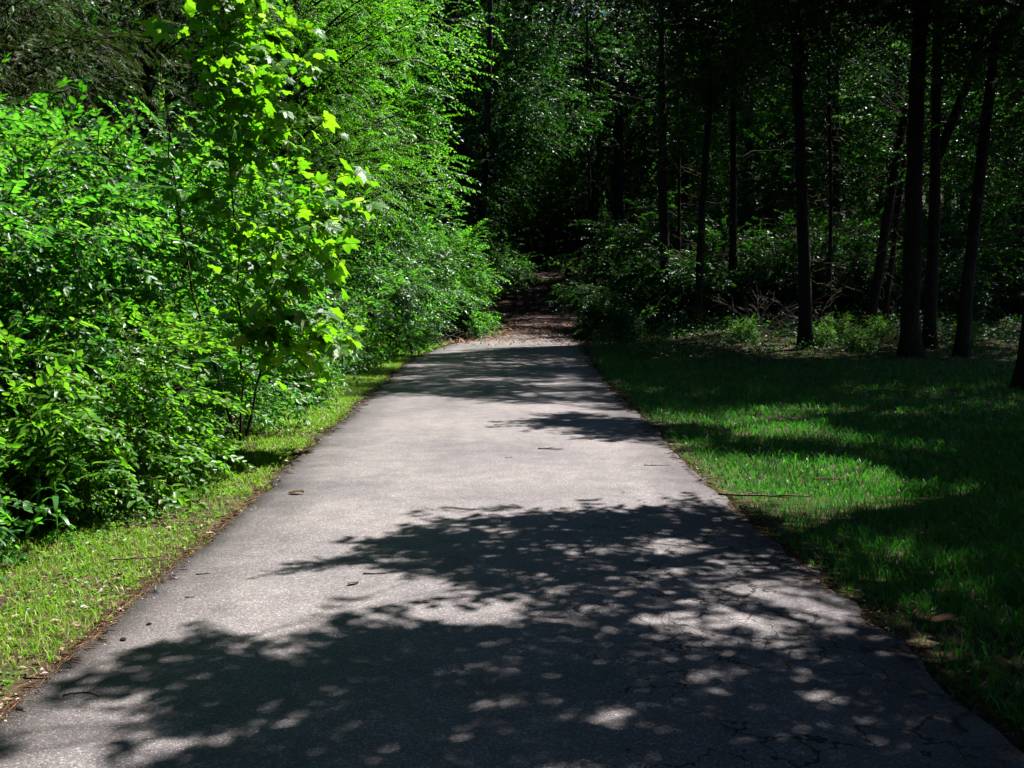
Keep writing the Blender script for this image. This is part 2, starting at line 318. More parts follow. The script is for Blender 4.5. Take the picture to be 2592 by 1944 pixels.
# ------------------------------------------------------------------ where the sun reaches: the canopy is open there
def inpoly(P, x, y):
    P = np.asarray(P); r = np.zeros(x.shape, bool); j = len(P) - 1
    for i in range(len(P)):
        xi, yi = P[i]; xj, yj = P[j]
        r ^= ((yi > y) != (yj > y)) & (x < (xj - xi) * (y - yi) / (yj - yi + 1e-12) + xi); j = i
    return r
SHADE = [   # outline of a patch of canopy shade on the ground (metres), how closed the canopy is over it, size of its gaps, branch scale, height range
 ([(-1.52, 4.08), (-1.53, 4.44), (-1.18, 4.53), (-.98, 4.41), (-.75, 4.53), (-.39, 4.64), (.17, 4.76), (.51, 4.8), (.8, 4.5), (1.26, 4.44), (1.9, 4.2), (2.8, 3.3), (2.6, .5), (-.59, .9), (-1.0, 3.1), (-1.0, 3.35), (-1.2, 3.5), (-1.07, 3.7), (-1.35, 3.8)], .97, .30, .5, (4.8, 6.8)),
 ([(-2.6, 3.64), (-1.77, 3.42), (-1.70, 3.3), (-1.86, 3.14), (-1.9, 2.62), (-2.6, 2.3)], .7, .3, .5, (5.5, 7)),
 ([(-1.8, 3.84), (-1.4, 3.77), (-1.41, 3.66), (-1.65, 3.7)], .6, .3, .3, (5, 6)),
 ([(-.11, 5.14), (.36, 5.22), (.88, 5.39), (1.57, 5.39), (1.9, 4.6), (2.3, 3.6), (1.6, 3.9), (1.26, 4.44), (.67, 4.8), (.2, 4.85)], .60, .22, .38, (4.4, 5.6)),
 ([(-1.4, 5.56), (-1.13, 5.80), (-.82, 6.12), (-.65, 6.0), (-.83, 5.80), (-1.11, 5.66)], .85, .1, .26, (4.2, 4.7)),
 ([(-.81, 6.05), (-.7, 6.4), (-.5, 6.75), (-.02, 6.95), (.66, 7.1), (1.09, 7.3), (1.63, 7.5), (2.3, 7.0), (2.4, 5.4), (1.78, 5.3), (.99, 5.57), (.76, 5.43), (.23, 5.22), (-.11, 5.14), (-.22, 5.43), (-.65, 5.62), (-.49, 5.87)], .84, .22, .38, (4.2, 5.3)),
 ([(-.64, 7.2), (-.02, 7.3), (.26, 7.36), (.08, 7.15), (-.43, 7.16)], .4, .2, .25, (4.8, 5.2)),
 ([(.15, 12.4), (.96, 13.6), (1.92, 13.09), (2.6, 12.4), (2.5, 11.0), (1.8, 11.0), (.6, 11.2), (.86, 11.8)], .85, .3, .5, (6.5, 8)),
 ([(-2.5, 16.2), (-3.1, 23.42), (-2.6, 28.0), (.0, 30.0), (3.0, 33.5), (3.5, 26), (2.4, 19.43), (2.2, 14), (1.18, 13.6), (.5, 14.7), (-.76, 15.6)], .84, .5, .7, (10, 13)),
 ([(-.6, 51), (-.2, 40), (-2.6, 39.3), (-4, 37.6), (-12, 35.5), (-12, 62), (-3, 62), (-3, 82), (5, 82), (4.5, 51)], .92, 1.0, 2.2, (15, 20)),
 ([(-.8, 36.8), (-.5, 41.5), (4.5, 41.5), (4.5, 36.2)], .28, .7, .8, (11, 14)),
 ([(-.8, 41.5), (-.5, 51), (4.5, 51), (4.5, 41.5)], .85, .9, .9, (12, 15)),
 ([(2.2, 35), (1.9, 18.4), (1.9, 13.8), (2.51, 13.61), (4.02, 14.48), (5.38, 14.48), (12.8, 15.5), (14, 22.5), (6, 23.5), (5, 30)], .95, .6, .8, (8, 14)),
 ([(1.75, 10.3), (2.2, 10.79), (3.37, 10.97), (5.37, 9.57), (7, 8.6), (4.6, 8.0), (3.62, 8.59), (3.21, 9.65), (2.55, 9.85)], .86, .35, .5, (7, 9)),
 ([(2.2, 6.9), (2.7, 7.5), (4.49, 7.98), (6, 7.5), (5, 5.6), (2.82, 6.1), (2.5, 6.4)], .88, .35, .5, (6, 8)),
 ([(1.8, 5.1), (2.3, 5.7), (3.6, 5.8), (5, 5.8), (4, 1.5), (2.3, 1.5), (1.9, 3.5)], .96, .4, .5, (6, 8)),
 ([(6.0, 14.6), (14, 15), (11, 6), (3.6, 4.5), (3.7, 6.8), (4.9, 10.0)], .94, .6, .6, (7, 11)),
 ([(3.2, 4.6), (2.9, 7.2), (3.6, 9.5), (4.2, 12.8), (8, 13), (7.5, 8), (5, 4)], .82, .4, .55, (7, 9)),
 ([(6, 23.5), (14, 22.5), (16, 34), (5, 34), (5, 30)], .38, .6, .8, (10, 15)),
 ([(.7, 3.4), (2.6, 3.5), (2.7, 1.2), (.5, 1.2)], .99, .3, .55, (5, 7)),
 ([(4.4, 9.4), (4.0, 13.4), (10, 14.8), (9, 8.6)], .93, .5, .6, (8, 10)),
]
def shade(x, y):
    m = np.zeros(np.shape(x))
    for P, d, gs, s, hr in SHADE: m = np.maximum(m, inpoly(P, x, y) * d)
    return m
def keep(P, rng, extra=0.):
    """canopy sprays stay only where the ground (or the shrub bank) below them along the sun is in shade"""
    x0 = P[:, 0] - sx / sz * P[:, 2]; y0 = P[:, 1] - sy / sz * P[:, 2]
    xb = P[:, 0] - sx / sz * (P[:, 2] - 2.5); yb = P[:, 1] - sy / sz * (P[:, 2] - 2.5)
    dom = (x0 > -9) & (x0 < 14) & (y0 > 2) & (y0 < 34)
    k = np.ones(len(P), bool)
    sh = shade(x0, y0)
    k &= ~dom | (rng.random(len(P)) < (sh > .5) * .9 + extra)
    bank = (xb > -9) & (xb < -1.2) & (yb > 4) & (yb < 39) & (P[:, 2] > 5)
    k &= ~bank | (rng.random(len(P)) < .03)
    return k

# ------------------------------------------------------------------ plants: limbs carry sprays
def grow(rng, trunk, lobes, n_limb, n_spray, key, sc, limb_r=.02, spread=.3, droop=.1, up=.15, t0=.3, filt=None, k=4, var=0, lo=None):
    """trunk: polyline (n,3); lobes: list of (centre, radii). returns wood geo, foliage geo"""
    wood, fol = Geo(), Geo(); trunk = np.asarray(trunk, float)
    wt = np.array([np.prod(l[1]) ** .67 for l in lobes]); wt = wt / wt.sum()
    PP, DD = [], []
    for i in range(n_limb):
        c, r = lobes[rng.choice(len(lobes), p=wt)]; c = np.array(c, float); r = np.array(r, float)
        d = nrm(rng.normal(size=3)); e = c + d * r * (.55 + .45 * rng.random() ** .6) * (1 + .25 * math.sin(d[0] * 5 + d[2] * 4 + c[0]))
        if lo is not None: e[2] = max(e[2], lo)
        dist = np.linalg.norm(e[:2] - trunk[-1][:2])
        zs = e[2] - .55 * dist
        j = np.argmin(abs(trunk[:, 2] - zs)); a = trunk[j]
        ln = np.linalg.norm(e - a)
        mid = (a + e) / 2 + np.array([rng.normal() * .08, rng.normal() * .08, up]) * ln
        B = bez(a, mid, e, 7)
        wood.add(*tube(B, np.linspace(limb_r, limb_r * .25, 7) * (.4 + .25 * ln), k, cap=False), 0, .5)
        t = t0 + (1 - t0) * rng.random(n_spray) ** .8
        Pq = (1 - t[:, None]) ** 2 * a + 2 * t[:, None] * (1 - t[:, None]) * mid + t[:, None] ** 2 * e
        T = nrm(e - mid)[None] * np.ones((n_spray, 1))
        off = rng.normal(size=(n_spray, 3)) * spread * np.array([1, 1, .6]) * (.35 + .65 * (1 - abs(t - .6)))[:, None]
        D = T * .7 + nrm(off) * .7 + rng.normal(size=(n_spray, 3)) * .25 + np.array([0, 0, -droop])
        PP.append(Pq + off); DD.append(D)
    P = np.concatenate(PP); D = np.concatenate(DD)
    if lo is not None:
        q = P[:, 2] > lo * .6; P, D = P[q], D[q]
    if filt is not None:
        q = filt(P, rng); P, D = P[q], D[q]
    place(fol, key, P, D, sc * (.7 + .5 * rng.random(len(P))), rng)
    return wood, fol

def shrub_mesh(seed, h, r, n_limb, n_spray, key, sc, m, stems=5):
    rng = np.random.default_rng(seed); wood = Geo(); fol = Geo()
    for s in range(stems):
        a = rng.random() * 6.28; top = np.array([math.cos(a) * r * .35, math.sin(a) * r * .35, h * (.5 + .2 * rng.random())])
        P = bez(np.array([math.cos(a) * .12, math.sin(a) * .12, -.05]), np.array([math.cos(a) * .15, math.sin(a) * .15, h * .35]), top, 6)
        wood.add(*tube(P, np.linspace(.022, .010, 6) * (h / 2.5), 5), 0, .5)
        L = [((top[0] * 1.3, top[1] * 1.3, h * .62), (r * .75, r * .75, h * .38)), ((top[0] * 1.2, top[1] * 1.2, h * .3), (r * .8, r * .8, h * .26))]
        w_, f_ = grow(rng, P, L, n_limb // stems, n_spray, key, sc, limb_r=.008, spread=.17 * (h / 3) ** .5, droop=.15, up=.22, t0=.3, lo=.12)
        for s_, d_ in ((w_, wood), (f_, fol)):
            if s_.V: d_.add(np.concatenate(s_.V), np.concatenate(s_.F), np.concatenate(s_.m), np.concatenate(s_.v))
    return wood.mesh('stems', [M['twig']]), fol.mesh('foliage', [m, M['twig']])
def shrub(name, label, ms, x, y, rz, sc, group=None, cat='shrub'):
    t = thing(name, label, cat, (x, y, float(H(x, y))), rz, sc, group)
    obj('stems', ms[0], t); obj('foliage', ms[1], t, 'stuff'); return t
HON = [shrub_mesh(10 + i, 3.4, 1.6, 44, 38, 'honey', 1.0, M['honey']) for i in range(2)]
HONB = [shrub_mesh(20 + i, 3.4, 1.6, 44, 34, 'broad', 1.0, M['broad']) for i in range(2)]
MIDS = [shrub_mesh(30 + i, 3.6, 1.7, 44, 40, 'mid', 1.0, M[('honey', 'pale')[i]]) for i in range(2)]
LOW = [shrub_mesh(40 + i, 1.2, .75, 34, 16, 'honey', .8, M['light' if i else 'honey'], 4) for i in range(3)]
BR = 'shrubs of the left-hand thicket'
for nm, lb, ms, x, y, rz, sc in [
 ('leafy_shrub', 'nearest big leafy shrub of the left bank with long drooping glossy leaves', HONB[0], -5.0, 6.4, .3, .80),
 ('leafy_shrub', 'dense green shrub with small paired leaves just behind the nearest long-leaved shrub', HON[0], -4.75, 8.0, 1.2, .92),
 ('leafy_shrub', 'tall long-leaved shrub reaching up in front of the brownish cedar', HONB[1], -5.9, 9.4, 2.2, 1.12),
 ('leafy_shrub', 'bushy small-leaved shrub just before the big-leaved sycamore sapling', HON[1], -4.9, 9.6, 3.9, .95),
 ('leafy_shrub', 'small-leaved shrub directly behind the sycamore sapling', HON[0], -4.5, 12.4, 5.1, 1.15),
 ('leafy_shrub', 'drooping long-leaved shrub between the cedar and the sycamore sapling', HONB[0], -6.6, 12.6, .9, 1.3),
 ('leafy_shrub', 'dark shaded shrub past the sycamore sapling beside the grass verge', MIDS[0], -4.6, 15.6, 1.6, 1.05),
 ('leafy_shrub', 'round green shrub under the feathery-leaved tree', MIDS[1], -4.5, 19.0, 2.6, 1.1),
 ('leafy_shrub', 'green shrub leaning to the road just past the feathery-leaved tree', MIDS[0], -4.5, 22.6, 4.0, 1.1),
 ('leafy_shrub', 'sunlit shrub where the left verge narrows to a point', MIDS[1], -4.5, 26.6, .4, 1.15),
 ('leafy_shrub', 'tall sunlit shrub by the end of the left verge', MIDS[0], -4.3, 30.6, 5.3, 1.25),
 ('leafy_shrub', 'sunlit shrub standing where the asphalt ends', MIDS[1], -3.6, 34.6, 2.0, 1.25),
 ('leafy_shrub', 'bright shrub on the left of the dirt path entrance', MIDS[0], -2.1, 38.0, 3.1, 1.12),
 ('leafy_shrub', 'farthest left shrub hanging over the dark dirt path', MIDS[1], -2.3, 42.5, 1.1, 1.4),
 ('low_shrub', 'low yellow-green bush at the foot of the near shrubs', LOW[1], -3.95, 7.2, .5, 1.15),
 ('low_shrub', 'spreading yellow-green bush overlapping the verge below the near shrubs', LOW[2], -3.5, 7.7, 1.9, 1.15),
 ('low_shrub', 'bright knee-high bush beside the tall narrow-leaved weed', LOW[1], -3.35, 6.75, 3.6, .7),
 ('low_shrub', 'low bright bush between the mulberry sapling and the verge', LOW[2], -3.6, 8.7, 2.5, 1.0),
 ('low_shrub', 'small dark green bush at the very left edge by the tall weed', LOW[0], -3.9, 5.6, 1.5, 1.0),
 ('low_shrub', 'small green bush in the shade at the foot of the sycamore sapling', LOW[0], -3.7, 11.3, 4.0, 1.1),
 ('leafy_shrub', 'small-leaved shrub tangled round the lower stems of the sycamore sapling', HON[1], -3.75, 10.2, 2.9, .62),
 ('low_shrub', 'low pale tangle on the verge beyond the sycamore sapling', LOW[1], -3.3, 15.0, 3.3, .75),
 ('low_shrub', 'low bush midway along the far verge', LOW[2], -3.5, 21.0, 5.5, 1.2),
 ('low_shrub', 'low grey-green bush beside the narrow end of the verge', LOW[0], -3.3, 27.5, 2.8, 1.4),
 ('low_shrub', 'low bush at the corner where the asphalt meets the dirt path', LOW[0], -1.9, 36.6, .2, 1.5),
]:
    shrub(nm, lb, ms, x, y, rz, sc, BR)

# ------------------------------------------------------------------ trees
def tree(name, label, trunks, lobes, n_limb, n_spray, key, m, sc=1., r0=.2, seed=0, filt=None, dead=0, spread=.5, limb_r=.03, group=None, droop=.1, deadz=(1.5, 7), cat='tree'):
    rng = np.random.default_rng(seed)
    base = np.array(trunks[0][0], float); bz = float(H(base[0], base[1]))
    t = thing(name, label, cat, (base[0], base[1], bz), group=group)
    org = np.array([base[0], base[1], bz])
    tw = Geo(); first = None
    for tr in trunks:
        P = np.array([p[:3] for p in tr], float); P[:, 2] += bz if tr is trunks[0] else 0
        # smooth resample
        d = np.r_[0, np.cumsum(np.linalg.norm(np.diff(P, axis=0), axis=1))]; q = np.linspace(0, d[-1], max(8, int(d[-1] * 2.2)))
        P = np.stack([np.interp(q, d, P[:, i]) for i in range(3)], 1)
        P[1:-1, :2] += np.cumsum(rng.normal(size=(len(P) - 2, 2)) * .012, axis=0)
        rr0 = tr[0][3] if len(tr[0]) > 3 else r0
        rad = rr0 * (1 - .62 * q / q[-1])
        if tr is trunks[0]:
            rad = rad + rr0 * .55 * np.exp(-q / .28); P[0, 2] -= .15; first = P
        tw.add(*tube(P - org, rad, 12, .16, rng), 0, .5)
    obj('trunk', tw.mesh('trunk', [M['bark']], True), t)
    if dead:
        dg = Geo()
        for i in range(dead):
            j = np.argmin(abs(first[:, 2] - bz - rng.uniform(*deadz))); a = first[j]; an = rng.random() * 6.28; ln = rng.uniform(.5, 1.9)
            e = a + np.array([math.cos(an) * ln, math.sin(an) * ln, rng.normal() * .25 * ln]); mid = (a + e) / 2 + np.array([0, 0, rng.normal() * .12 * ln])
            B = bez(a, mid, e, 6); B[1:] += rng.normal(size=(5, 3)) * .03
            dg.add(*tube(B - org, np.linspace(.014, .004, 6), 4, cap=False))
            for _ in range(3):
                j2 = rng.integers(2, 6); b = B[j2]; e2 = b + nrm(rng.normal(size=3) + (e - a) * .6) * ln * .35
                dg.add(*tube(bez(b, (b + e2) / 2 + rng.normal(size=3) * .04, e2, 4) - org, np.linspace(.007, .003, 4), 3, cap=False))
        obj('dead_branches', dg.mesh('dead_branches', [M['twig']]), t, 'stuff')
    if lobes:
        w_, f_ = grow(rng, first, lobes, n_limb, n_spray, key, sc, limb_r=limb_r, spread=spread, filt=filt, droop=droop)
        for g_, n_, ml in ((w_, 'branches', [M['bark']]), (f_, 'crown', [m, M['twig']])):
            if g_.V:
                g_.V = [v - org for v in g_.V]; obj(n_, g_.mesh(n_, ml), t, 'stuff')
    return t
RW = 'tree trunks of the right-hand wood'
def lob(x, y, z0=7.5, z1=15, r=2.8): return [((x, y, (z0 + z1) / 2), (r, r, (z1 - z0) / 2))]
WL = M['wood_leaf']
VIS = {}
def vis(name, label, x, y, r, top, fork=None, lb=None, seed=0, dead=12, n=50, key='far', m=WL):
    tr = [[(x, y, 0), (x + (top[0] - x) * .4, y, 4.2), (top[0], y, 9.6), (top[0] + (top[0] - x) * .3, y, 15)]]
    if fork: tr.append(fork)
    t = tree(name, label, tr, lb if lb is not None else lob(top[0], y), n, 34, key, m, .85, r * .80, seed, keep, dead, group=RW, limb_r=.014)
    if r > .21 or x > 10.8 and y < 25: VIS[(x, y)] = t
    return t
vis('woodland_tree', 'dark trunk on the sunny edge of the right-hand wood, forking high up', 7.67, 26, .22, (7.15, 0), [(7.35, 26, 7.6, .14), (7.1, 26, 9.0), (6.6, 26.2, 12)], seed=1, dead=16)
vis('woodland_tree', 'straight slim trunk with a sunlit brown foot beside the lit undergrowth', 7.5, 34, .17, (7.3, 0), seed=2)
vis('woodland_tree', 'slightly leaning trunk just left of the slim trunk with the sunlit foot', 6.1, 33, .18, (6.5, 0), seed=3)
vis('woodland_tree', 'thick dark trunk first on the right of the dirt path entrance', 5.4, 35, .24, (5.2, 0), seed=4)
vis('woodland_tree', 'thin dark trunk close behind the first thick trunk right of the path', 6.1, 36.5, .09, (6.0, 0), seed=5, n=14)
vis('woodland_tree', 'stoutest straight dark trunk in the middle of the right-hand wood', 9.6, 24, .29, (9.6, 0), seed=6, dead=14)
vis('woodland_tree', 'dark trunk with a limb branching off to the right beside the stoutest trunk', 10.9, 26, .2, (10.95, 0), [(10.95, 26, 5.2, .13), (11.5, 26, 6.6), (12.6, 26.2, 9.6)], seed=7)
vis('woodland_tree', 'dark trunk leaning to the right near the right edge of the wood', 10.85, 24, .19, (11.7, 0), seed=8, dead=8)
vis('woodland_tree', 'dark leaning trunk behind and left of the stoutest trunk', 11.1, 31, .2, (12.6, 0), seed=9)
vis('woodland_tree', 'thin leaning trunk close behind the stoutest trunk', 11.75, 31.5, .11, (12.7, 0), seed=10, n=14)
vis('dead_tree', 'thin dead tree with bare side twigs behind the sunny undergrowth', 10.5, 33, .09, (10.2, 0), lb=[], seed=11, dead=46)
vis('woodland_tree', 'very dark thick trunk at the right edge of the picture, nearest on the lawn', 9.05, 17.2, .30, (9.2, 0), seed=12, dead=8, lb=[((9, 17, 9.5), (3, 3, 3.2))], n=50)
vis('woodland_tree', 'thin trunk right above the far end of the dirt path', 3.6, 47, .12, (3.4, 0), seed=13, n=12)
vis('forked_tree', 'big dark tree left of the path that forks into two heavy limbs', -1.5, 42, .26, (-1.0, 0), [(-1.35, 42, 6.4, .18), (-2.4, 42.3, 8.6), (-3.4, 42.6, 12)], seed=14, n=85, lb=[((-2.2, 41.5, 7.2), (2.4, 2, 2.2)), ((0, 43, 11), (4, 3, 4)), ((.6, 42.5, 7.6), (1.5, 2, 1.6))])
# the overhanging trees whose branches shade the road; their crowns are above the picture
OWN = [((5.6, 6.6), 'tree beside the lawn shading the nearest stretch of road', .22, 31),
       ((7.6, 11.0), 'tree over the lawn whose branch shades the middle of the sunny road', .22, 32),
       ((12.2, 19.5), 'tree at the right edge of the lawn with a wide low crown', .25, 35),
       ((5.2, 50.0), 'tall tree over the dirt path entrance', .25, 36)]
OWN += [(k_, None, t_, 400 + i_) for i_, (k_, t_) in enumerate(VIS.items())]
rng = np.random.default_rng(77)
CP, CS, CK, CX = [], [], [], []
for P, dens, gs, s, hr in SHADE:
    rng = np.random.default_rng(700 + len(CP)); P = np.array(P); a = P.min(0); b = P.max(0)
    s2 = s * 1.15 if s < .6 else s * 1.3
    area = (b[0] - a[0]) * (b[1] - a[1])
    per = (.058 if s < .6 else .058) * s2 ** 2      # leaf area of one branch spray
    n = int(area * (3.8 if s < .6 else 2.0) / per)
    xy = a + rng.random((n, 2)) * (b - a)
    ins = inpoly(P, xy[:, 0], xy[:, 1])
    gap = fbm(xy[:, 0] / gs * .38, xy[:, 1] / gs * .80, 50 + len(CP), 2)
    thr = np.quantile(gap, 1 - dens) if dens < 1 else 0
    ok = ins & ((gap > thr) | (rng.random(n) < .03))
    xy = xy[ok]; h = hr[0] + (hr[1] - hr[0]) * rng.random(len(xy))
    CP.append(np.stack([xy[:, 0] + sx / sz * h, xy[:, 1] + sy / sz * h, h], 1))
    CS.append(np.full(len(xy), s2)); CK.append(np.full(len(xy), s >= .6))
    if s >= .25 and dens > .82 and a[1] < 34:      # a second, higher and closed layer over the heart of each shaded patch
        n = int(area * (3.4 if s < .6 else 1.6) / .075); xy = a + rng.random((n, 2)) * (b - a); m_ = .16
        ok = np.ones(n, bool)
        for ox, oy in ((m_, 0), (-m_, 0), (0, m_), (0, -m_)): ok &= inpoly(P, xy[:, 0] + ox, xy[:, 1] + oy)
        gap = fbm(xy[:, 0] / gs * .38, xy[:, 1] / gs * .80, 50 + len(CP) - 1, 2)
        ok &= gap > thr + .05 * (gap.max() - gap.min())
        xy = xy[ok]; h = hr[1] + .3 + (1.2 if s < .6 else 2.5) * rng.random(len(xy))
        CX.append(np.stack([xy[:, 0] + sx / sz * h, xy[:, 1] + sy / sz * h, h], 1))
CX = np.concatenate(CX); CP.append(CX); CS.append(np.full(len(CX), 1.0 if True else 0)); CK.append(np.full(len(CX), True))
CP = np.concatenate(CP); CS = np.concatenate(CS); CK = np.concatenate(CK)
ow = np.array([o[0] for o in OWN])
own = np.argmin(np.linalg.norm(CP[:, None, :2] - ow[None], axis=2), axis=1)
n_cast = len(CP)
for i, ((x, y), lb, r, seed) in enumerate(OWN):
    rg = np.random.default_rng(seed)
    P = CP[own == i]; Sc = CS[own == i]; Kk = CK[own == i]
    if not len(P): continue
    zt = P[:, 2].max() + 2.5
    t = r if lb is None else tree('overhanging_tree', lb, [[(x, y, 0), (x + .1, y, 3), (x, y + .1, zt)]], [], 0, 0, 'cast', WL, r0=r, seed=seed)
    org = np.array([x, y, float(H(x, y))])
    limb = Geo(); fol = Geo()
    # cluster centres joined to the trunk by limbs
    C = P[rg.choice(len(P), min(len(P), 34), replace=False)]
    lab = np.argmin(((P[:, None] - C[None]) ** 2).sum(2), axis=1) 
    D = np.zeros_like(P)
    for c in range(len(C)):
        q = lab == c
        a = np.array([x, y, max(2.5, C[c, 2] - .35 * np.linalg.norm(C[c, :2] - org[:2]) - .4)]); e = C[c]
        if lb is None: a[2] = max(a[2], e[2] - 1.0)
        mid = (a + e) / 2 + np.array([0, 0, .3]); B = bez(a, mid, e, 9); B[1:-1] += rg.normal(size=(7, 3)) * .05
        ln = np.linalg.norm(e - a)
        limb.add(*tube(B - org, np.linspace(.012 + .004 * ln, .006, 9), 4, cap=False))
        Pq = P[q]
        for b in Pq[:12]:
            f = B[5 + int(rg.integers(0, 3))]
            limb.add(*tube(bez(f, (f + b) / 2 + rg.normal(size=3) * .08, b, 4) - org, np.linspace(.006, .003, 4), 3, cap=False))
        out = nrm(e - a)
        D[q] = out * .8 + rg.normal(size=(q.sum(), 3)) * .45
    D[:, 2] *= .4
    for kk, key in ((False, 'cast'), (True, 'high')):
        q = Kk == kk; place(fol, key, P[q] - org, D[q], Sc[q] * (.75 + .5 * rg.random(q.sum())), rg, .3)
    obj('branches', limb.mesh('branches', [M['bark']]), t, 'stuff'); obj('crown', fol.mesh('crown', [M['over'], M['twig']]), t, 'stuff')

# left: feathery tree, broadleaf behind, cedar
tree('feathery_tree', 'tree with feathery bright fronds in layers behind the sycamore sapling', [[(-5.6, 22.5, 0), (-5.2, 22.3, 3.5), (-4.4, 22, 9)]],
     [((-3.9, 21.8, 6.2), (2.3, 2.3, 2.6)), ((-3.1, 23, 4.6), (1.7, 2, 1.2)), ((-4.6, 21, 8), (2.2, 2, 1.5))], 80, 34, 'frond', M['frond'], 1.25, .14, 51, spread=.42, droop=.05, cat='tree')
tree('broadleaf_tree', 'sunlit broadleaf tree rising above the feathery tree', [[(-5.5, 29, 0), (-5.2, 29, 4), (-4.6, 29, 12)]],
     [((-3.6, 28.5, 8.3), (2.6, 2.6, 3.2)), ((-5.6, 27, 8.5), (2.4, 2.4, 3)), ((-3.2, 30, 5.5), (1.6, 1.8, 1.5))], 110, 30, 'mid', M['honey'], 1.35, .16, 52, spread=.5)
tree('cedar_tree', 'brownish red cedar with fine drooping foliage behind the near shrubs at top left', [[(-8.3, 15.5, 0), (-8.2, 15.4, 5), (-8, 15.3, 12)]],
     [((-7.8, 14.6, 5.2), (2.6, 2.2, 2.6)), ((-9.2, 13.8, 4.4), (2, 2, 2))], 95, 46, 'cedar', M['cedar'], 1.6, .2, 53, dead=20, spread=.35, droop=.4)
tree('cedar_tree', 'greener cedar between the brownish cedar and the broadleaf tree', [[(-7.6, 20.5, 0), (-7.4, 20.4, 5), (-7, 20.3, 12)]],
     [((-6.6, 20.2, 7.2), (2.4, 2.2, 3.4))], 45, 46, 'cedar', M['cedar'], 1.7, .17, 54, dead=16, spread=.4, droop=.4)
tree('cedar_tree', 'shaded cedar standing beside the lawn beyond the right of the view', [[(13.5, 22, 0), (13.5, 22, 5), (13.4, 22, 12)]],
     [((12.6, 21, 7.0), (2.6, 2.6, 4)), ((11.3, 21.5, 6.6), (1.6, 1.6, 1.2))], 45, 40, 'cedar', M['cedar'], 1.7, .2, 55, keep, dead=20, spread=.4, droop=.4)

# ------------------------------------------------------------------ wood behind: shared crowns
def bgtree(seed, h, key='high', nl=56, ns=34, sc=.85):
    rg = np.random.default_rng(seed)
    P = np.array([[0, 0, -.2], [rg.normal() * .15, rg.normal() * .15, h * .4], [rg.normal() * .4, rg.normal() * .4, h]])
    d = np.linspace(0, 1, 12); P = np.stack([np.interp(d, [0, .4, 1], P[:, i]) for i in range(3)], 1)
    tw = Geo(); tw.add(*tube(P, .2 * (1 - .75 * d) + .08 * np.exp(-d * 30), 9, .15, rg), 0, .5)
    L = [((0, 0, h * .62), (3.4, 3.4, h * .36)), ((rg.normal() * 1.2, rg.normal() * 1.2, h * .36), (2.4, 2.4, h * .18))]
    w_, f_ = grow(rg, P, L, nl, ns, key, sc, limb_r=.022, spread=.7, k=3)
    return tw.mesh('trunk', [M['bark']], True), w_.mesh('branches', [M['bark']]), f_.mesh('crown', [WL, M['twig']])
BG = [bgtree(60 + i, 15 + 1.5 * i) for i in range(3)]
def put_bg(x, y, i, rz, sc, label, group):
    ms = BG[i % 3]; t = thing('forest_tree', label, 'tree', (x, y, float(H(x, y)) - .05), rz, sc, group)
    obj('trunk', ms[0], t); obj('branches', ms[1], t, 'stuff'); obj('crown', ms[2], t, 'stuff')
rng = np.random.default_rng(5)
nb = 0
for k, (x, y) in enumerate([(2.6, -2.2), (-2.8, -3.0), (-8.5, -1), (-9.2, 4.0), (-10, 9), (-11, 14), (-12, 18), (8.2, -.5), (8.8, 3.2), (13, 6.5), (0, -8.5), (-14, 2), (-14.5, 9), (13.5, -2)]):  # unseen trees added round the camera, their crowns shut out sky light
    put_bg(x, y, k % 4, k * 1.3, 1.4, 'tree beside the viewer whose crown closes the sky above', 'trees around the viewer')
for x, y, i, sc in [(-2.8, 47.5, 2, 1.35), (-5.6, 48, 1, 1.4), (-.5, 75, 0, 1.6), (2, 80, 1, 1.6), (3.9, 70, 1, 1.0), (1.5, 96, 3, 1.1), (9.5, 55, 0, 1.35), (-2.6, 55, 1, 1.35), (5.0, 63, 2, 1.0), (-2.6, 69, 3, 1.0), (1.5, 90, 1, 1.1), (5, 84, 2, 1.1)]:
    put_bg(x, y, i, y, sc, 'dark woodland tree spreading over the far dirt path', 'trees over the far dirt path')
for k in range(16):  # added out of view behind the camera so less sky light fills the shade
    x = -22 + 2.9 * k; put_bg(x, -7 - 5 * (k % 3), k % 4, k * 1.7, 1.1, 'tree standing behind the viewer where the road comes from', 'trees behind the viewer')
for row in [46, 49, 52, 59, 63, 67, 76, 87, 100, 116]:
    xmax = row * .54 + 6; x = -xmax + rng.random() * 3
    while x < xmax:
        px = (el(row) + er(row)) / 2
        yy = row + rng.normal() * 1.8
        if (abs(x - px) > 3.2 or row > 85) and not (row < 60 and 2 < x < 8.5):
            put_bg(x, yy, int(rng.integers(0, 4)), rng.random() * 6.28, (1.5 if row > 80 or row in (49, 63) else 1.2) + .3 * rng.random(), 'dark woodland tree in the depth of the wood behind the path', 'trees in the depth of the wood'); nb += 1
        x += 4.6 + rng.random() * 2.4 + row * .012
for x, y in [(-9.5, 25), (-8.5, 32), (-12, 29), (-7.5, 38), (-12, 37), (-16, 33), (-12.5, 20), (-16, 24), (-6.5, 44), (-12, 44)]:
    put_bg(x + rng.normal() * .4, y, int(rng.integers(0, 4)), rng.random() * 6.28, 1.0, 'dark woodland tree behind the shrubs of the left bank', 'trees behind the left bank')
for x, y in [(15.5, 27), (18, 33), (9.3, 42), (20, 40), (14.5, 45)]:
    put_bg(x + rng.normal() * .4, y, int(rng.integers(0, 4)), rng.random() * 6.28, 1.15, 'dark tree among the shaded trees behind the first trunks right of the lawn', 'trees behind the right trunks')

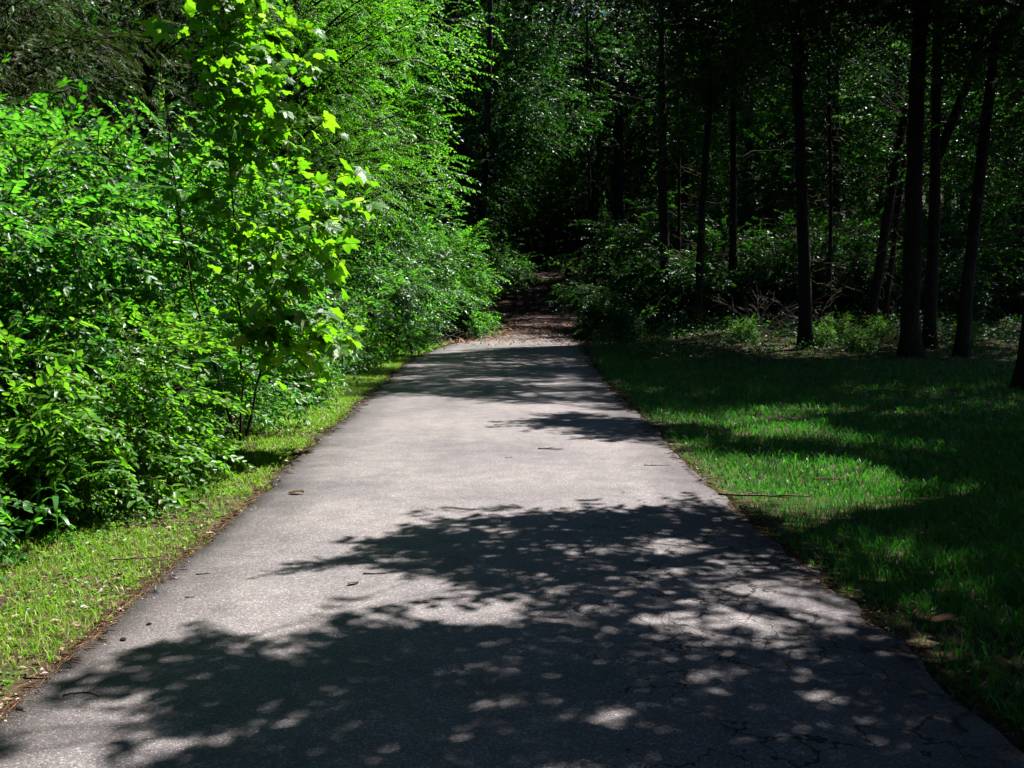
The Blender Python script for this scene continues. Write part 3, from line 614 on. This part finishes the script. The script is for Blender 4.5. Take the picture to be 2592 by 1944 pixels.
# understory of the right wood
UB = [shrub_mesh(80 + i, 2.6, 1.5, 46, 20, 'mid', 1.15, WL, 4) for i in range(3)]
for x, y, sc, lb in [(3.55, 36.5, 1.0, 'dark bush at the right corner of the dirt path entrance'), (4.5, 39.8, 1.8, 'tall dark bush behind the corner bush right of the dirt path'), (3.9, 33.5, .45, 'small shaded bush at the right road edge before the dirt path')]:
    shrub('understory_bush', lb, UB[int(x * 10) % 3], x, y, x * 3, sc, 'bushes under the right-hand trees')
rng = np.random.default_rng(6)
for i in range(110):
    y = 34.5 + 26 * rng.random() ** 1.2; x = 5 + rng.random() * (y * .55)
    shrub('understory_bush', 'half-lit bush growing under the trees of the right-hand wood', UB[i % 3], x, y, rng.random() * 6.28, .6 + .9 * rng.random(), 'bushes growing deep under the right-hand trees')
for i in range(70):
    y = 84 + 40 * rng.random(); x = -26 + 58 * rng.random()
    if abs(x - (el(y) + er(y)) / 2) < 2.6 + 0 and y < 92: continue
    shrub('understory_bush', 'bush on the dark slope far behind the dirt path', UB[i % 3], x, y, rng.random() * 6.28, 1.8 + 1.4 * rng.random(), 'bushes on the far slope')
for i in range(16):
    y = 44 + 22 * rng.random(); x = -1.5 - rng.random() * 9
    shrub('understory_bush', 'half-lit bush growing under the trees left of the dirt path', UB[i % 3], x, y, rng.random() * 6.28, .9 + .8 * rng.random(), 'bushes left of the dirt path')

# ------------------------------------------------------------------ sycamore sapling: every large leaf is a part
def lobed(seed, small=1.):
    rg = np.random.default_rng(seed)
    # polar outline: five lobes with side teeth, stalk notch at -y
    A = [(-90, .10), (-62, .40), (-48, .36), (-28, .56), (-12, .74), (2, .66), (14, .52), (30, .60), (42, .86), (50, .90), (58, .74), (68, .62), (78, .80), (90, 1.08)]
    full = A + [(180 - a, r) for a, r in A[-2:0:-1]]
    ring = np.array([[math.cos(R(a)) * r, math.sin(R(a)) * r, 0] for a, r in full]) * .5
    ring += rg.normal(size=ring.shape) * .012; c = np.array([[0, -.02, .0]])
    mid = ring * .5; V = np.concatenate([c, mid, ring]); V[:, 1] += .04
    rad = np.linalg.norm(V[:, :2], axis=1)
    an = np.arctan2(V[:, 1], V[:, 0])
    V[:, 2] = -.35 * rad ** 2 * (1 + .6 * rg.random()) + .05 * np.cos(an * 5 - 2.2) * rad * 1.6 + rg.normal(size=len(V)) * .008
    n = len(ring); F = []
    for i in range(n):
        j = (i + 1) % n
        F += [[0, 1 + i, 1 + j], [1 + i, 1 + n + i, 1 + n + j], [1 + i, 1 + n + j, 1 + j]]
    return V, np.array(F)
LEAF = [mesh_np('leaf', *lobed(i), [M['syc']], smooth=False) for i in range(5)]
rng = np.random.default_rng(12)
base = np.array([-2.95, 10.7, float(H(-2.95, 10.7))])
t = thing('sycamore_sapling', 'young sycamore sapling with large translucent yellow-green lobed leaves beside the left verge', 'tree', tuple(base))
st = Geo(); leaves = []
def rightx(z): return np.interp(z, [.5, .9, 1.3, 2.0, 2.6, 3.2, 3.8, 4.4, 5.0, 5.8], [-1.75, -1.55, -1.75, -1.55, -1.25, -1.50, -1.85, -2.2, -2.5, -2.8])
main = [np.array([0, -.5, 0]) + np.array([[-2.95, 11.2, 0], [-2.9, 11.2, 1.2], [-2.95, 11.15, 2.6], [-3.0, 11.1, 4.2], [-2.95, 11.1, 5.9]]),
        np.array([0, -.5, 0]) + np.array([[-2.9, 11.25, .1], [-2.65, 11.1, 1.0], [-2.5, 11.0, 2.0], [-2.3, 10.9, 3.2]]),
        np.array([0, -.5, 0]) + np.array([[-3.0, 11.2, .1], [-3.3, 11.0, 1.4], [-3.5, 10.9, 2.8], [-3.55, 10.8, 4.0]])]
for m_ in main:
    d = np.linspace(0, 1, 16); tt = np.linspace(0, 1, len(m_)); P = np.stack([np.interp(d, tt, m_[:, i]) for i in range(3)], 1)
    P[1:-1] += rng.normal(size=(14, 3)) * .015
    st.add(*tube(P - base, .015 * (1 - .7 * d), 6), 0, .5)
br = []
for z in np.concatenate([np.linspace(1.1, 5.8, 58), [1.15, 1.2, 1.1, 2.4, 2.6, 2.5, 3.4]]):
    m_ = main[rng.integers(0, 3)] if z < 3.2 else main[0]
    zz = min(z - .35, m_[-1, 2]); a = np.array([np.interp(zz, m_[:, 2], m_[:, i]) for i in range(3)])
    rx = rightx(z); u = 1 - .7 * rng.random() ** 1.2 if rng.random() < .88 else -.1 - .5 * rng.random()
    if z < 1.22: u = 1.0
    e = np.array([a[0] + (rx - a[0]) * u, a[1] + rng.normal() * .4 - .45, z])
    B = bez(a, (a + e) / 2 + np.array([0, 0, .16]), e, 8); br.append(B)
    st.add(*tube(B - base, np.linspace(.007, .003, 8), 4, cap=False), 0, .5)
while len(leaves) < 297:
    B = br[rng.integers(0, len(br))]
    if B[-1, 0] < -2.3 and B[-1, 2] < 4 and rng.random() < .6: continue
    q = 1 - .75 * rng.random() ** 1.3
    p = np.array([np.interp(q, np.linspace(0, 1, 8), B[:, i]) for i in range(3)])
    out = nrm(B[-1] - B[0]); sgn = rng.choice([-1, 1])
    d = out * .7 + np.array([-out[1], out[0], 0]) * sgn * .8 + rng.normal(size=3) * .3; d[2] = -.45 + rng.normal() * .35
    d = nrm(d); pl_ = .05 + .09 * rng.random(); b = p + (d * .6 + np.array([0, 0, .5])) * pl_
    leaves.append((b, d, (.20 + .18 * rng.random() ** 1.2) * (.8 + .25 * q)))
    st.add(*tube(np.array([p, (p + b) / 2 + [0, 0, .01], b]) - base, .0025, 3, cap=False), 0, .5)
from mathutils import Matrix
for b, d, s in leaves:
    u = np.array([rng.normal() * .35 + .25, rng.normal() * .35 + rng.choice([-.45, .35, .5]), .8])
    Mx = frames(d[None], u[None])[0] * s
    o = bpy.data.objects.new('leaf', LEAF[rng.integers(0, 5)]); COL.objects.link(o); o.parent = t
    q = b - base
    o.matrix_local = Matrix([[*Mx[0], q[0]], [*Mx[1], q[1]], [*Mx[2], q[2]], [0, 0, 0, 1]])
V_, F_, m_, v_, LV = [], [], [], [], [lobed(i) for i in range(3)]
M['syc2'] = leaf_mat('sycamore_leaf_inner', [(0, (.05, .17, .03)), (1, (.09, .24, .035))], [(0, (.14, .48, .006)), (1, (.28, .66, .01))], .52, .42, .4)
fo = Geo()
for k in range(1500):
    B = br[rng.integers(0, len(br))]
    if B[-1, 0] < B[0, 0]: continue
    q = 1 - .9 * rng.random(); p = np.array([np.interp(q, np.linspace(0, 1, 8), B[:, i]) for i in range(3)]) + rng.normal(size=3) * .17 + np.array([-.45 * rng.random() ** 2, 0, 0])
    d = nrm(nrm(B[-1] - B[0]) + rng.normal(size=3) * .6 + np.array([0, 0, -.4])); u = np.array([rng.normal() * .4 + .2, rng.normal() * .4 + .2, .8]); s = .12 + .15 * rng.random()
    V, F = LV[k % 3]; fo.add(V @ (frames(d[None], u[None])[0] * s).T + p - base, F, 0, rng.random())
obj('inner_foliage', fo.mesh('inner_foliage', [M['syc2']]), t, 'stuff')
obj('stem', st.mesh('stem', [M['twig']]), t)
# mulberry sapling with broad pale leaves
def mulberry(label, x, y, n, seed, tips, size):
    rg = np.random.default_rng(seed); bz = float(H(x, y)); t = thing('mulberry_sapling', label, 'sapling', (x, y, bz))
    V, F = hexleaf(1, .78, .12, .2); V2 = np.array([[0, 0, 0], [.26, .08, .03], [.40, .32, .06], [.33, .62, .02], [.12, .88, -.10], [0, 1.05, -.18], [-.12, .88, -.10], [-.33, .62, .02], [-.40, .32, .06], [-.26, .08, .03], [0, .45, -.02]])
    F2 = np.array([[10, i, (i + 1) % 10] for i in range(10)])
    lm = mesh_np('leaf', V2, F2, [M['big']]); st = Geo()
    for e in tips:
        e = np.array(e); B = bez(np.zeros(3), np.array([e[0] * .3, e[1] * .3, e[2] * .95]), e, 8); st.add(*tube(B, np.linspace(.012, .004, 8), 5, cap=False), 0, .5)
        for k in range(n):
            q = .35 + .65 * (k + 1) / n; p = np.array([np.interp(q, np.linspace(0, 1, 8), B[:, i]) for i in range(3)])
            out = nrm(e * [1, 1, .2]); sg = 1 if k % 2 else -1
            d = nrm(out + np.array([-out[1], out[0], 0]) * sg * (.9 if k < n - 1 else 0) + np.array([0, 0, -.35]) + rg.normal(size=3) * .15)
            Mx = frames(d[None], np.array([[rg.normal() * .25, rg.normal() * .25, 1.]]))[0] * size * (.75 + .5 * rg.random())
            o = bpy.data.objects.new('leaf', lm); COL.objects.link(o); o.parent = t
            o.matrix_local = Matrix([[*Mx[0], p[0]], [*Mx[1], p[1]], [*Mx[2], p[2]], [0, 0, 0, 1]])
    obj('stem', st.mesh('stem', [M['twig']]), t)
mulberry('mulberry sapling with broad pale leaves reaching towards the verge', -3.4, 8.5, 9, 5, [(.55, -.35, 1.0), (.75, -.1, .85), (.35, -.6, .75), (.85, .2, 1.1), (.1, -.6, 1.15)], .15)
mulberry('small broad-leaved seedling at the foot of the near shrubs', -3.2, 6.9, 7, 6, [(.25, -.25, .5), (.4, .1, .42), (-.2, -.35, .55)], .11)

# ------------------------------------------------------------------ weeds with long narrow leaves
def weed(label, x, y, h, seed, n=16, L=.16):
    rg = np.random.default_rng(seed); t = thing('weed', label, 'weed', (x, y, float(H(x, y))))
    st = Geo(); lf = Geo()
    top = np.array([rg.normal() * .08, rg.normal() * .08, h]); B = bez(np.zeros(3), np.array([0, 0, h * .6]), top, 7)
    st.add(*tube(B, np.linspace(.006, .003, 7), 5), 0, .5)
    for k in range(n):
        q = .06 + .94 * k / n; p = np.array([np.interp(q, np.linspace(0, 1, 7), B[:, i]) for i in range(3)]); a = k * 2.4
        d = np.array([math.cos(a), math.sin(a), .7]); l = L * (.7 + .5 * rg.random()); w_ = l * .09
        T = np.linspace(0, 1, 6); Pc = p + np.stack([d[0] * l * T, d[1] * l * T, .6 * l * T - 1.1 * l * T ** 2], 1)
        side = np.array([-math.sin(a), math.cos(a), 0]); ww = w_ * np.sin(np.pi * (T * .92 + .08)) 
        V = np.concatenate([Pc + side * ww[:, None], Pc - side * ww[:, None]]); F = []
        for i in range(5): F += [[i, i + 1, 7 + i], [i, 7 + i, 6 + i]]
        lf.add(V, F, 0, .3 + .5 * rg.random())
    obj('stem', st.mesh('stem', [M['verge']]), t); obj('leaves', lf.mesh('leaves', [M['honey']]), t, 'stuff')
weed('tall weed with long narrow arching leaves at the left edge of the verge', -3.15, 6.5, .62, 1, 18, .2)
weed('shorter narrow-leaved weed just right of the tall weed', -2.95, 6.35, .42, 2, 14, .18)
weed('narrow-leaved weed close to the left picture edge above the verge', -2.98, 5.5, .5, 3, 14, .17)
weed('slender weed under the mulberry sapling', -3.1, 7.8, .45, 4, 14, .14)

# ------------------------------------------------------------------ grass, verge plants, litter
def blades(name, x, y, hgt, wid, lean, m, rg, kind='stuff'):
    n = len(x); z = H(x, y) - .005; a = rg.random(n) * 6.28; ca, sa = np.cos(a), np.sin(a)
    ln = hgt * lean * (.3 + rg.random(n)); ap = rg.random(n) * 6.28; lx, ly = np.cos(ap) * ln, np.sin(ap) * ln
    w = wid * (.7 + .6 * rg.random(n)); V = np.zeros((n, 5, 3))
    V[:, 0] = np.stack([x - ca * w, y - sa * w, z], 1); V[:, 1] = np.stack([x + ca * w, y + sa * w, z], 1)
    V[:, 2] = np.stack([x - ca * w * .8 + lx * .35, y - sa * w * .8 + ly * .35, z + hgt * .6], 1)
    V[:, 3] = np.stack([x + ca * w * .8 + lx * .35, y + sa * w * .8 + ly * .35, z + hgt * .6], 1)
    V[:, 4] = np.stack([x + lx, y + ly, z + hgt * (1 - .25 * lean * rg.random(n))], 1)
    F = (np.array([[0, 1, 3], [0, 3, 2], [2, 3, 4]])[None] + (np.arange(n) * 5)[:, None, None]).reshape(-1, 3)
    var = np.repeat(np.clip(fbm(x * 1.5, y * 1.5, 71) * .5 + rg.random(n) * .6 - .06, 0, 1), 5)
    return obj(name, mesh_np(name, V.reshape(-1, 3), F, [m], var=var), kind=kind)
def scatter(n, y0, y1, xl, xr, rg, p=1.5):
    """points thinning with distance"""
    u = rg.random(n); y = (y0 ** (1 - p) + u * (y1 ** (1 - p) - y0 ** (1 - p))) ** (1 / (1 - p))
    a, b = xl(y), xr(y); x = a + rg.random(n) * (b - a); return x, y
rg = np.random.default_rng(9)
x, y = scatter(128000, 2.6, 33, lambda y: er(y) - .05, lambda y: y * .56 + 1.2, rg, 1.05)
d = x - er(y); edge = sstep(-.05, .22 + .25 * vn(y * 1.7, y * 0, 81), d + .12 * vn(x * 6, y * 6, 12))
pt = fbm(x * .9, y * .9, 14)
thin = 1 - .75 * sstep(20, 27, y) * sstep(3, 6, x)
bare = sstep(.30, .50, pt + .12 * (d > 1) + sstep(7, 9.5, y) * .25)
q = rg.random(len(x)) < edge * (.15 + .85 * bare) * thin
x, y, d = x[q], y[q], d[q]
hg = (.045 + .055 * rg.random(len(x))) * (.55 + .9 * fbm(x * 2.2, y * 2.2, 15)) * (.5 + .5 * sstep(0, .5, d)) * (1 + .25 * sstep(6, 20, y))
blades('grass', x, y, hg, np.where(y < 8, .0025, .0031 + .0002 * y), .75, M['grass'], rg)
x, y = scatter(16000, 2.6, 16, lambda y: er(y) + .1, lambda y: er(y) + 3.5, rg, 1.3)
q = vn(x * 3, y * 3, 19) > .58; x, y = x[q], y[q]
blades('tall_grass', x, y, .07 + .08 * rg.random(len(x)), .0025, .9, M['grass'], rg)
def vr(y): return el(y) + .03
def vl(y): return np.interp(y, [2, 5.8, 6.7, 9.3, 11, 14, 17, 22, 28, 34], [-3.7, -3.5, -3.4, -3.35, -3.3, -3.4, -3.4, -3.5, -3.2, -2.4])
x, y = scatter(78000, 2.6, 34, vl, vr, rg, 1.15)
d = el(y) - x; pt = fbm(x * 1.3, y * 1.3, 24)
q = rg.random(len(x)) < sstep(-.02, .24, d + .17 * (vn(x * 5, y * 5, 3) - .5)) * (.3 + .7 * sstep(.30, .48, pt))
x, y = x[q], y[q]
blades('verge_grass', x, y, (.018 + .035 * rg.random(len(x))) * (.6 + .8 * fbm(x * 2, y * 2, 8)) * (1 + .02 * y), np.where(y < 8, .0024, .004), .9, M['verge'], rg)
def small_leaves(name, x, y, z, L, W, m, rg, tilt=.5, tm=dialeaf, kind='stuff'):
    n = len(x); V0, F0 = tm(1, W / L if np.isscalar(L) else W)
    a = rg.random(n) * 6.28; D = np.stack([np.cos(a), np.sin(a), rg.normal(size=n) * .2 * tilt * 2], 1)
    U = np.array([0, 0, 1.])[None] + rg.normal(size=(n, 3)) * tilt
    Mx = frames(D, U) * (np.ones(n) * L * (.6 + .8 * rg.random(n)))[:, None, None]
    V = np.einsum('nij,vj->nvi', Mx, V0) + np.stack([x, y, z], 1)[:, None]
    F = (F0[None] + (np.arange(n) * len(V0))[:, None, None]).reshape(-1, 3)
    return obj(name, mesh_np(name, V.reshape(-1, 3), F, [m], var=np.repeat(rg.random(n), len(V0))), kind=kind)
# clover-like verge leaves, thicker toward the shrubs
x, y = scatter(100000, 2.6, 34, lambda y: vl(y) - .5, vr, rg, 1.2)
d = (el(y) - x); q = rg.random(len(x)) < (.18 + .82 * sstep(.5, 1.3, d)) * sstep(.38, .55, fbm(x * 2.1, y * 2.1, 44)) * sstep(.05, .2, d)
x, y, d = x[q], y[q], d[q]; z = H(x, y) + .012 + rg.random(len(x)) * (.02 + .12 * sstep(.8, 1.5, d))
small_leaves('clover', x, y, z, .026, .019, M['light'], rg, .4)
x, y = scatter(14000, 2.6, 34, lambda y: vl(y) - .7, lambda y: vl(y) + .25, rg, 1.1)
z = H(x, y) + .03 + rg.random(len(x)) * .30 * (.4 + vn(x * 2, y * 2, 4))
small_leaves('verge_plants', x, y, z, .05, .028, M['honey'], rg, .5)
# undergrowth of the right wood and road edge beyond the lawn
rg = np.random.default_rng(15)
y = 22 + 26 * rg.random(46000) ** 1.15; x = 2.6 + rg.random(len(y)) * (y * .55)
hh = fbm(x * .7, y * .7, 66); q = (hh > .40) & ((y > 26 + 3 * vn(x * .5, x * 0, 7)) | (x > 3) & (y > 23.5 + 3 * vn(x, y * 0, 7))) ; x, y, hh = x[q], y[q], hh[q]
z = H(x, y) + .03 + rg.random(len(x)) * (hh - .32) * 1.9
small_leaves('undergrowth', x, y, z, .085, .055, M['wood_leaf'], rg, .5)
# plants growing singly out of the lit forest floor
for i, (x, y, s) in enumerate([(8.3, 27.0, .5), (9.0, 28.2, .62), (6.6, 28.6, .5), (8.9, 25.3, .42), (12.1, 26.4, .5), (10.4, 28.6, .5)]):
    shrub('seedling', ['leafy seedling just right of the forking trunk foot', 'taller pale seedling behind the seedling right of the forking trunk', 'seedling left of the forking trunk in the lit undergrowth', 'small seedling between the forking trunk and the stoutest trunk', 'seedling right of the leaning trunk foot', 'seedling behind the gap between the forking and the stoutest trunk'][i], LOW[1 + i % 2], x, y, i * 1.3, s, 'seedlings under the right trees', 'seedling')
# fallen leaves and needles
def fallen(name, x, y, z, L, W, m, rg, tilt): return small_leaves(name, x, y, z, L, W, m, rg, tilt)
x = []; y = []
for f, s in ((el, -1), (er, 1)):
    yy = 2.4 * (15 ** rg.random(3300)); wv = .25 + 1.3 * fbm(yy * 1.9, yy * 0 + s, 91); off = rg.exponential(.075, len(yy)) * wv - .03 + .06 * (vn(yy * 2, yy * 0, 91) - .4)
    x.append(f(yy) + s * off); y.append(yy)
x = np.concatenate(x); y = np.concatenate(y)
onr = (x > el(y) - .0) & (x < er(y))
z = H(x, y) + np.where(onr, .034, .012) + rg.random(len(x)) * .01
small_leaves('fallen_needles', x, y, z, .060 + .003 * y, .045, M['needle'], rg, .12)
x, y = scatter(26000, 2.6, 46, lambda y: -y * .25 - 3, lambda y: y * .56 + 1, rg, 1.0001)
q = ((x < el(y) - .05) | ((x > er(y) + .05) & ((y > 21) | (rg.random(len(x)) < .35)))); x, y = x[q], y[q]
small_leaves('leaf_litter', x, y, H(x, y) + .012 + rg.random(len(x)) * .012, .03 + .0012 * y, .45, M['deadleaf'], rg, .35)
yy = 31.5 + 11 * rg.beta(2.2, 2.2, 750); xx = pl(yy) - .3 + (er(yy) - pl(yy) + .6) * rg.random(len(yy))
small_leaves('path_litter', xx, yy, H(xx, yy) + .045 + rg.random(len(xx)) * .01, .034, .5, M['needle'], rg, .12)
xx, yy = scatter(300, 2.6, 30, el, er, rg, 1.2)
small_leaves('road_crumbs', xx, yy, H(xx, yy) + .052, .022, .003, M['needle'], rg, .08)
# asphalt crumbs and grit beside the road
yy = 2.4 * (8 ** rg.random(900)); sd = rg.random(900) < .5; xx = np.where(sd, el(yy) - .02 + rg.exponential(.06, 900) - .08, er(yy) + .02 - rg.exponential(.06, 900) + .08)
V0 = np.array([[1, 0, 0], [0, 1, 0], [-1, 0, 0], [0, -1, 0], [0, 0, .7]]) ; F0 = np.array([[0, 1, 4], [1, 2, 4], [2, 3, 4], [3, 0, 4]])
sc = .002 + .007 * rg.random(900) ** 3
V = V0[None] * sc[:, None, None] * (1 + .4 * rg.normal(size=(900, 5, 1))) + np.stack([xx, yy, H(xx, yy) + .03 * ((xx > el(yy)) & (xx < er(yy)))], 1)[:, None]
obj('grit', mesh_np('grit', V.reshape(-1, 3), (F0[None] + (np.arange(900) * 5)[:, None, None]).reshape(-1, 3), [M['stone']]), kind='stuff')

# ------------------------------------------------------------------ single small things
def zroad(x, y):
    u = (x - el(y)) / (er(y) - el(y)); return float(H(x, y) + .028 + .022 * max(0, 1 - (2 * u - 1) ** 2))
def stick(label, x, y, ln, ang, r, bend=.1, fork=0, m='twig', onroad=True, seed=0, name='twig', lift=0):
    rg = np.random.default_rng(seed + 900); z = zroad(x, y) if onroad else float(H(x, y)) + .02
    z += lift
    a = R(ang); dx = np.array([math.cos(a), math.sin(a), 0]); nx = np.array([-dx[1], dx[0], 0])
    T = np.linspace(-.5, .5, 9)[:, None]; P = T * ln * dx + (T ** 2 - .12) * bend * ln * 4 * nx * .5
    P = P + rg.normal(size=P.shape) * ln * .008 * [1, 1, .3]; P[:, 2] += r
    g = Geo(); g.add(*tube(P, r * np.linspace(1, .55, 9), 6, .2, rg), 0, .5)
    for k in range(fork):
        b = P[2 + 2 * k]; sg = 1 if k % 2 == 0 else -1; e = b + (dx * .8 + nx * sg * .55) * ln * (.42 - .1 * k) + np.array([0, 0, r])
        g.add(*tube(bez(b, (b + e) / 2 + nx * sg * .03 * ln, e, 5), r * np.linspace(.7, .35, 5), 5, .2, rg), 0, .5)
    thing(name, label, name.replace('_', ' '), (x, y, z), data=g.mesh(name, [M[m]], True))
stick('small forked dark twig on the sunny road between the two big shadows', .40, 10.2, .26, -8, .007, .05, 2, seed=1)
stick('straight grey twig on the sunny road near the right edge', 1.37, 9.28, .26, 2, .006, .02, 0, 'dead', seed=2)
stick('tiny pale twig left of the forked dark twig', -.03, 9.65, .09, 35, .004, .2, 0, 'dead', seed=3)
stick('straight brown twig on the road beside the tip of the branch shadow', -.78, 5.54, .125, 3, .0045, .02, seed=4)
stick('short brown twig on the road nearest the left edge litter', -1.77, 5.59, .08, 22, .004, .05, seed=5)
stick('tiny dark twig on the left of the road, just nearer than the short brown twig', -1.70, 5.14, .05, 8, .0035, .03, seed=6)
stick('long thin curved twig on the left of the road in the foreground', -1.71, 3.85, .15, -6, .0035, -.5, seed=7)
stick('short pale twig at the top edge of the middle shadow', .41, 7.31, .10, 0, .004, .05, 0, 'dead', seed=8)
stick('short curved dark twig in the foreground shadow', .80, 3.52, .09, -38, .0035, .4, seed=9)
stick('curled dark twig in the lower right shadow of the road', 1.70, 3.62, .2, 55, .006, -.5, 1, seed=10)
stick('thin twig along the shaded right edge of the road', 1.72, 4.35, .2, -16, .004, .15, seed=11)
stick('speck of brown twig far up the sunny road, left one of two', -.20, 12.15, .06, 70, .005, .1, seed=12)
stick('speck of brown twig far up the sunny road, right one of two', .08, 12.02, .06, 5, .005, .1, seed=13)
stick('short dark twig just beyond the two brown specks on the sunny road', .34, 12.5, .14, 25, .005, .1, seed=14)
stick('brown stick lying among the needles at the lower left road edge', -1.97, 4.02, .11, 4, .006, .03, m='twig', onroad=False, seed=15, lift=.01)
stick('thin stick lying on the left verge beside the needles', -2.25, 5.9, .3, 14, .005, .08, m='twig', onroad=False, seed=16, lift=.02)
stick('forked fallen branch lying from the right road edge onto the grass', 1.98, 7.72, .72, -6, .010, .04, 2, 'twig', False, 17, 'fallen_branch', .035)
stick('thin curved twig lying on the lawn beyond the fallen branch', 2.72, 8.45, .26, -15, .007, -.3, 0, 'twig', False, 18, lift=.05)
def brush(label, x, y, h, seed, n=16):
    rg = np.random.default_rng(seed); g = Geo()
    for i in range(n):
        an = rg.random() * 6.28; ln = h * (.5 + .6 * rg.random()); a = np.array([rg.normal() * .25, rg.normal() * .25, 0.])
        e = a + np.array([math.cos(an) * ln * .9, math.sin(an) * ln * .5, ln * (.15 + .6 * rg.random())]); B = bez(a, (a + e) / 2 + np.array([0, 0, ln * .35]), e, 9)
        B[1:] += np.cumsum(rg.normal(size=(8, 3)) * .02, axis=0); g.add(*tube(B, np.linspace(.012, .004, 9), 4, .2, rg))
        for k in range(4):
            b = B[3 + k]; f = b + nrm(rg.normal(size=3) + (e - a)) * ln * .3; g.add(*tube(bez(b, (b + f) / 2 + rg.normal(size=3) * .04, f, 4), np.linspace(.007, .003, 4), 3, cap=False))
    thing('dead_brush', label, 'brush', (x, y, float(H(x, y))), data=g.mesh('dead_brush', [M['dead']], True))
brush('tangle of bleached bare twigs between the slim sunlit-footed trunk and the forking trunk', 7.9, 31.0, 2.2, 1, 20)
brush('bare tan twigs right behind the forking trunk', 9.0, 30.0, 1.8, 2)
brush('low bare brush behind the leaning trunks', 12.6, 33.0, 1.6, 3, 10)
brush('bare twiggy brush in the shrub at the end of the left verge', -2.4, 33.2, 1.1, 4, 12)
def deadleaf(label, x, y, s, rz, onroad=True, curl=.35, lift=.0):
    V = []; n = 7
    for i in range(n):
        t = i / (n - 1); w_ = .28 * math.sin(math.pi * (t * .9 + .05)); 
        for k in (-1, -.5, 0, .5, 1): V.append([w_ * k, t - .5, curl * (k * k) * .35 + .07 * math.sin(t * 5)])
    F = [[i * 5 + k, i * 5 + k + 1, i * 5 + k + 6, i * 5 + k + 5] for i in range(n - 1) for k in range(4)]
    V = np.array(V) * s; V[:, 2] -= V[:, 2].min() - .002
    thing('dead_leaf', label, 'leaf', (x, y, (zroad(x, y) if onroad else float(H(x, y)) + .02) + lift), R(rz), data=mesh_np('dead_leaf', V, np.array(F), [M['deadleaf']], var=np.full(len(V), .55 + .3 * math.sin(x * 9)), smooth=True))
deadleaf('curled yellow-brown dead leaf on the left of the sunny road', -1.74, 7.92, .13, 80)
deadleaf('pale dead leaf on the road below the straight brown twig', -.87, 5.34, .07, -50)
deadleaf('small tan leaf on the road left of the foreground shadow top', -.44, 5.01, .045, 70)
deadleaf('large tan curled leaf lying on the grass at lower right', 2.06, 4.62, .12, 70, False, .5, .05)
deadleaf('pale dead leaf where the shaded grass meets the right road edge', 1.87, 6.12, .10, 85, False, .4, .03)
deadleaf('dim brown leaf on the shaded road in the lower right corner', 1.62, 3.84, .07, 80)
deadleaf('small green-brown leaf fallen on the road edge by the middle shadow', 1.52, 7.05, .05, 20)
def lump(name, label, x, y, s, m, seed, flat=.55, onroad=True, cat=None):
    rg = np.random.default_rng(seed); V = []; nu, nv_ = 9, 6
    for j in range(1, nv_):
        for i in range(nu):
            ph = math.pi * j / nv_; th = 2 * math.pi * i / nu; r_ = 1 + rg.normal() * .13
            V.append([math.sin(ph) * math.cos(th) * r_, math.sin(ph) * math.sin(th) * r_ * .75, math.cos(ph) * flat * r_])
    V += [[0, 0, flat], [0, 0, -flat]]; F = []; t_, b_ = len(V) - 2, len(V) - 1
    for j in range(nv_ - 2):
        for i in range(nu):
            a, b = j * nu + i, j * nu + (i + 1) % nu; F += [[a, a + nu, b], [b, a + nu, b + nu]]
    for i in range(nu): F += [[t_, i, (i + 1) % nu], [b_, (nv_ - 2) * nu + (i + 1) % nu, (nv_ - 2) * nu + i]]
    V = np.array(V) * s; z = zroad(x, y) if onroad else float(H(x, y))
    thing(name, label, cat or name.replace('_', ' '), (x, y, z + s * flat * .7), seed, data=mesh_np(name, V, np.array(F), [M[m]], smooth=True))
lump('dirt_clod', 'dark dirt clod on the left of the road, farther of two', -1.76, 4.71, .014, 'clod', 1, .4)
lump('dirt_clod', 'dark dirt clod on the left of the road, nearer of two', -1.80, 4.49, .018, 'clod', 2, .4)
lump('dirt_clod', 'dark crumbled lump at the lower left corner of the road edge', -1.9, 3.72, .016, 'clod', 3, .4)
lump('stone', 'pale stone in the needles at the left road edge, below the two dirt clods', -2.0, 4.13, .02, 'stone', 4, onroad=False)
lump('stone', 'white chip of stone at the left road edge level with the tiny dark twig', -2.03, 5.02, .017, 'stone', 5, onroad=False)
lump('stone', 'tan stone among needles in the lower left corner', -2.03, 3.72, .024, 'stone', 6, onroad=False)
print('TRIS', sum(len(m.polygons) for m in bpy.data.meshes), 'objs', len(bpy.data.objects), 'bg', nb, 'cast', n_cast)
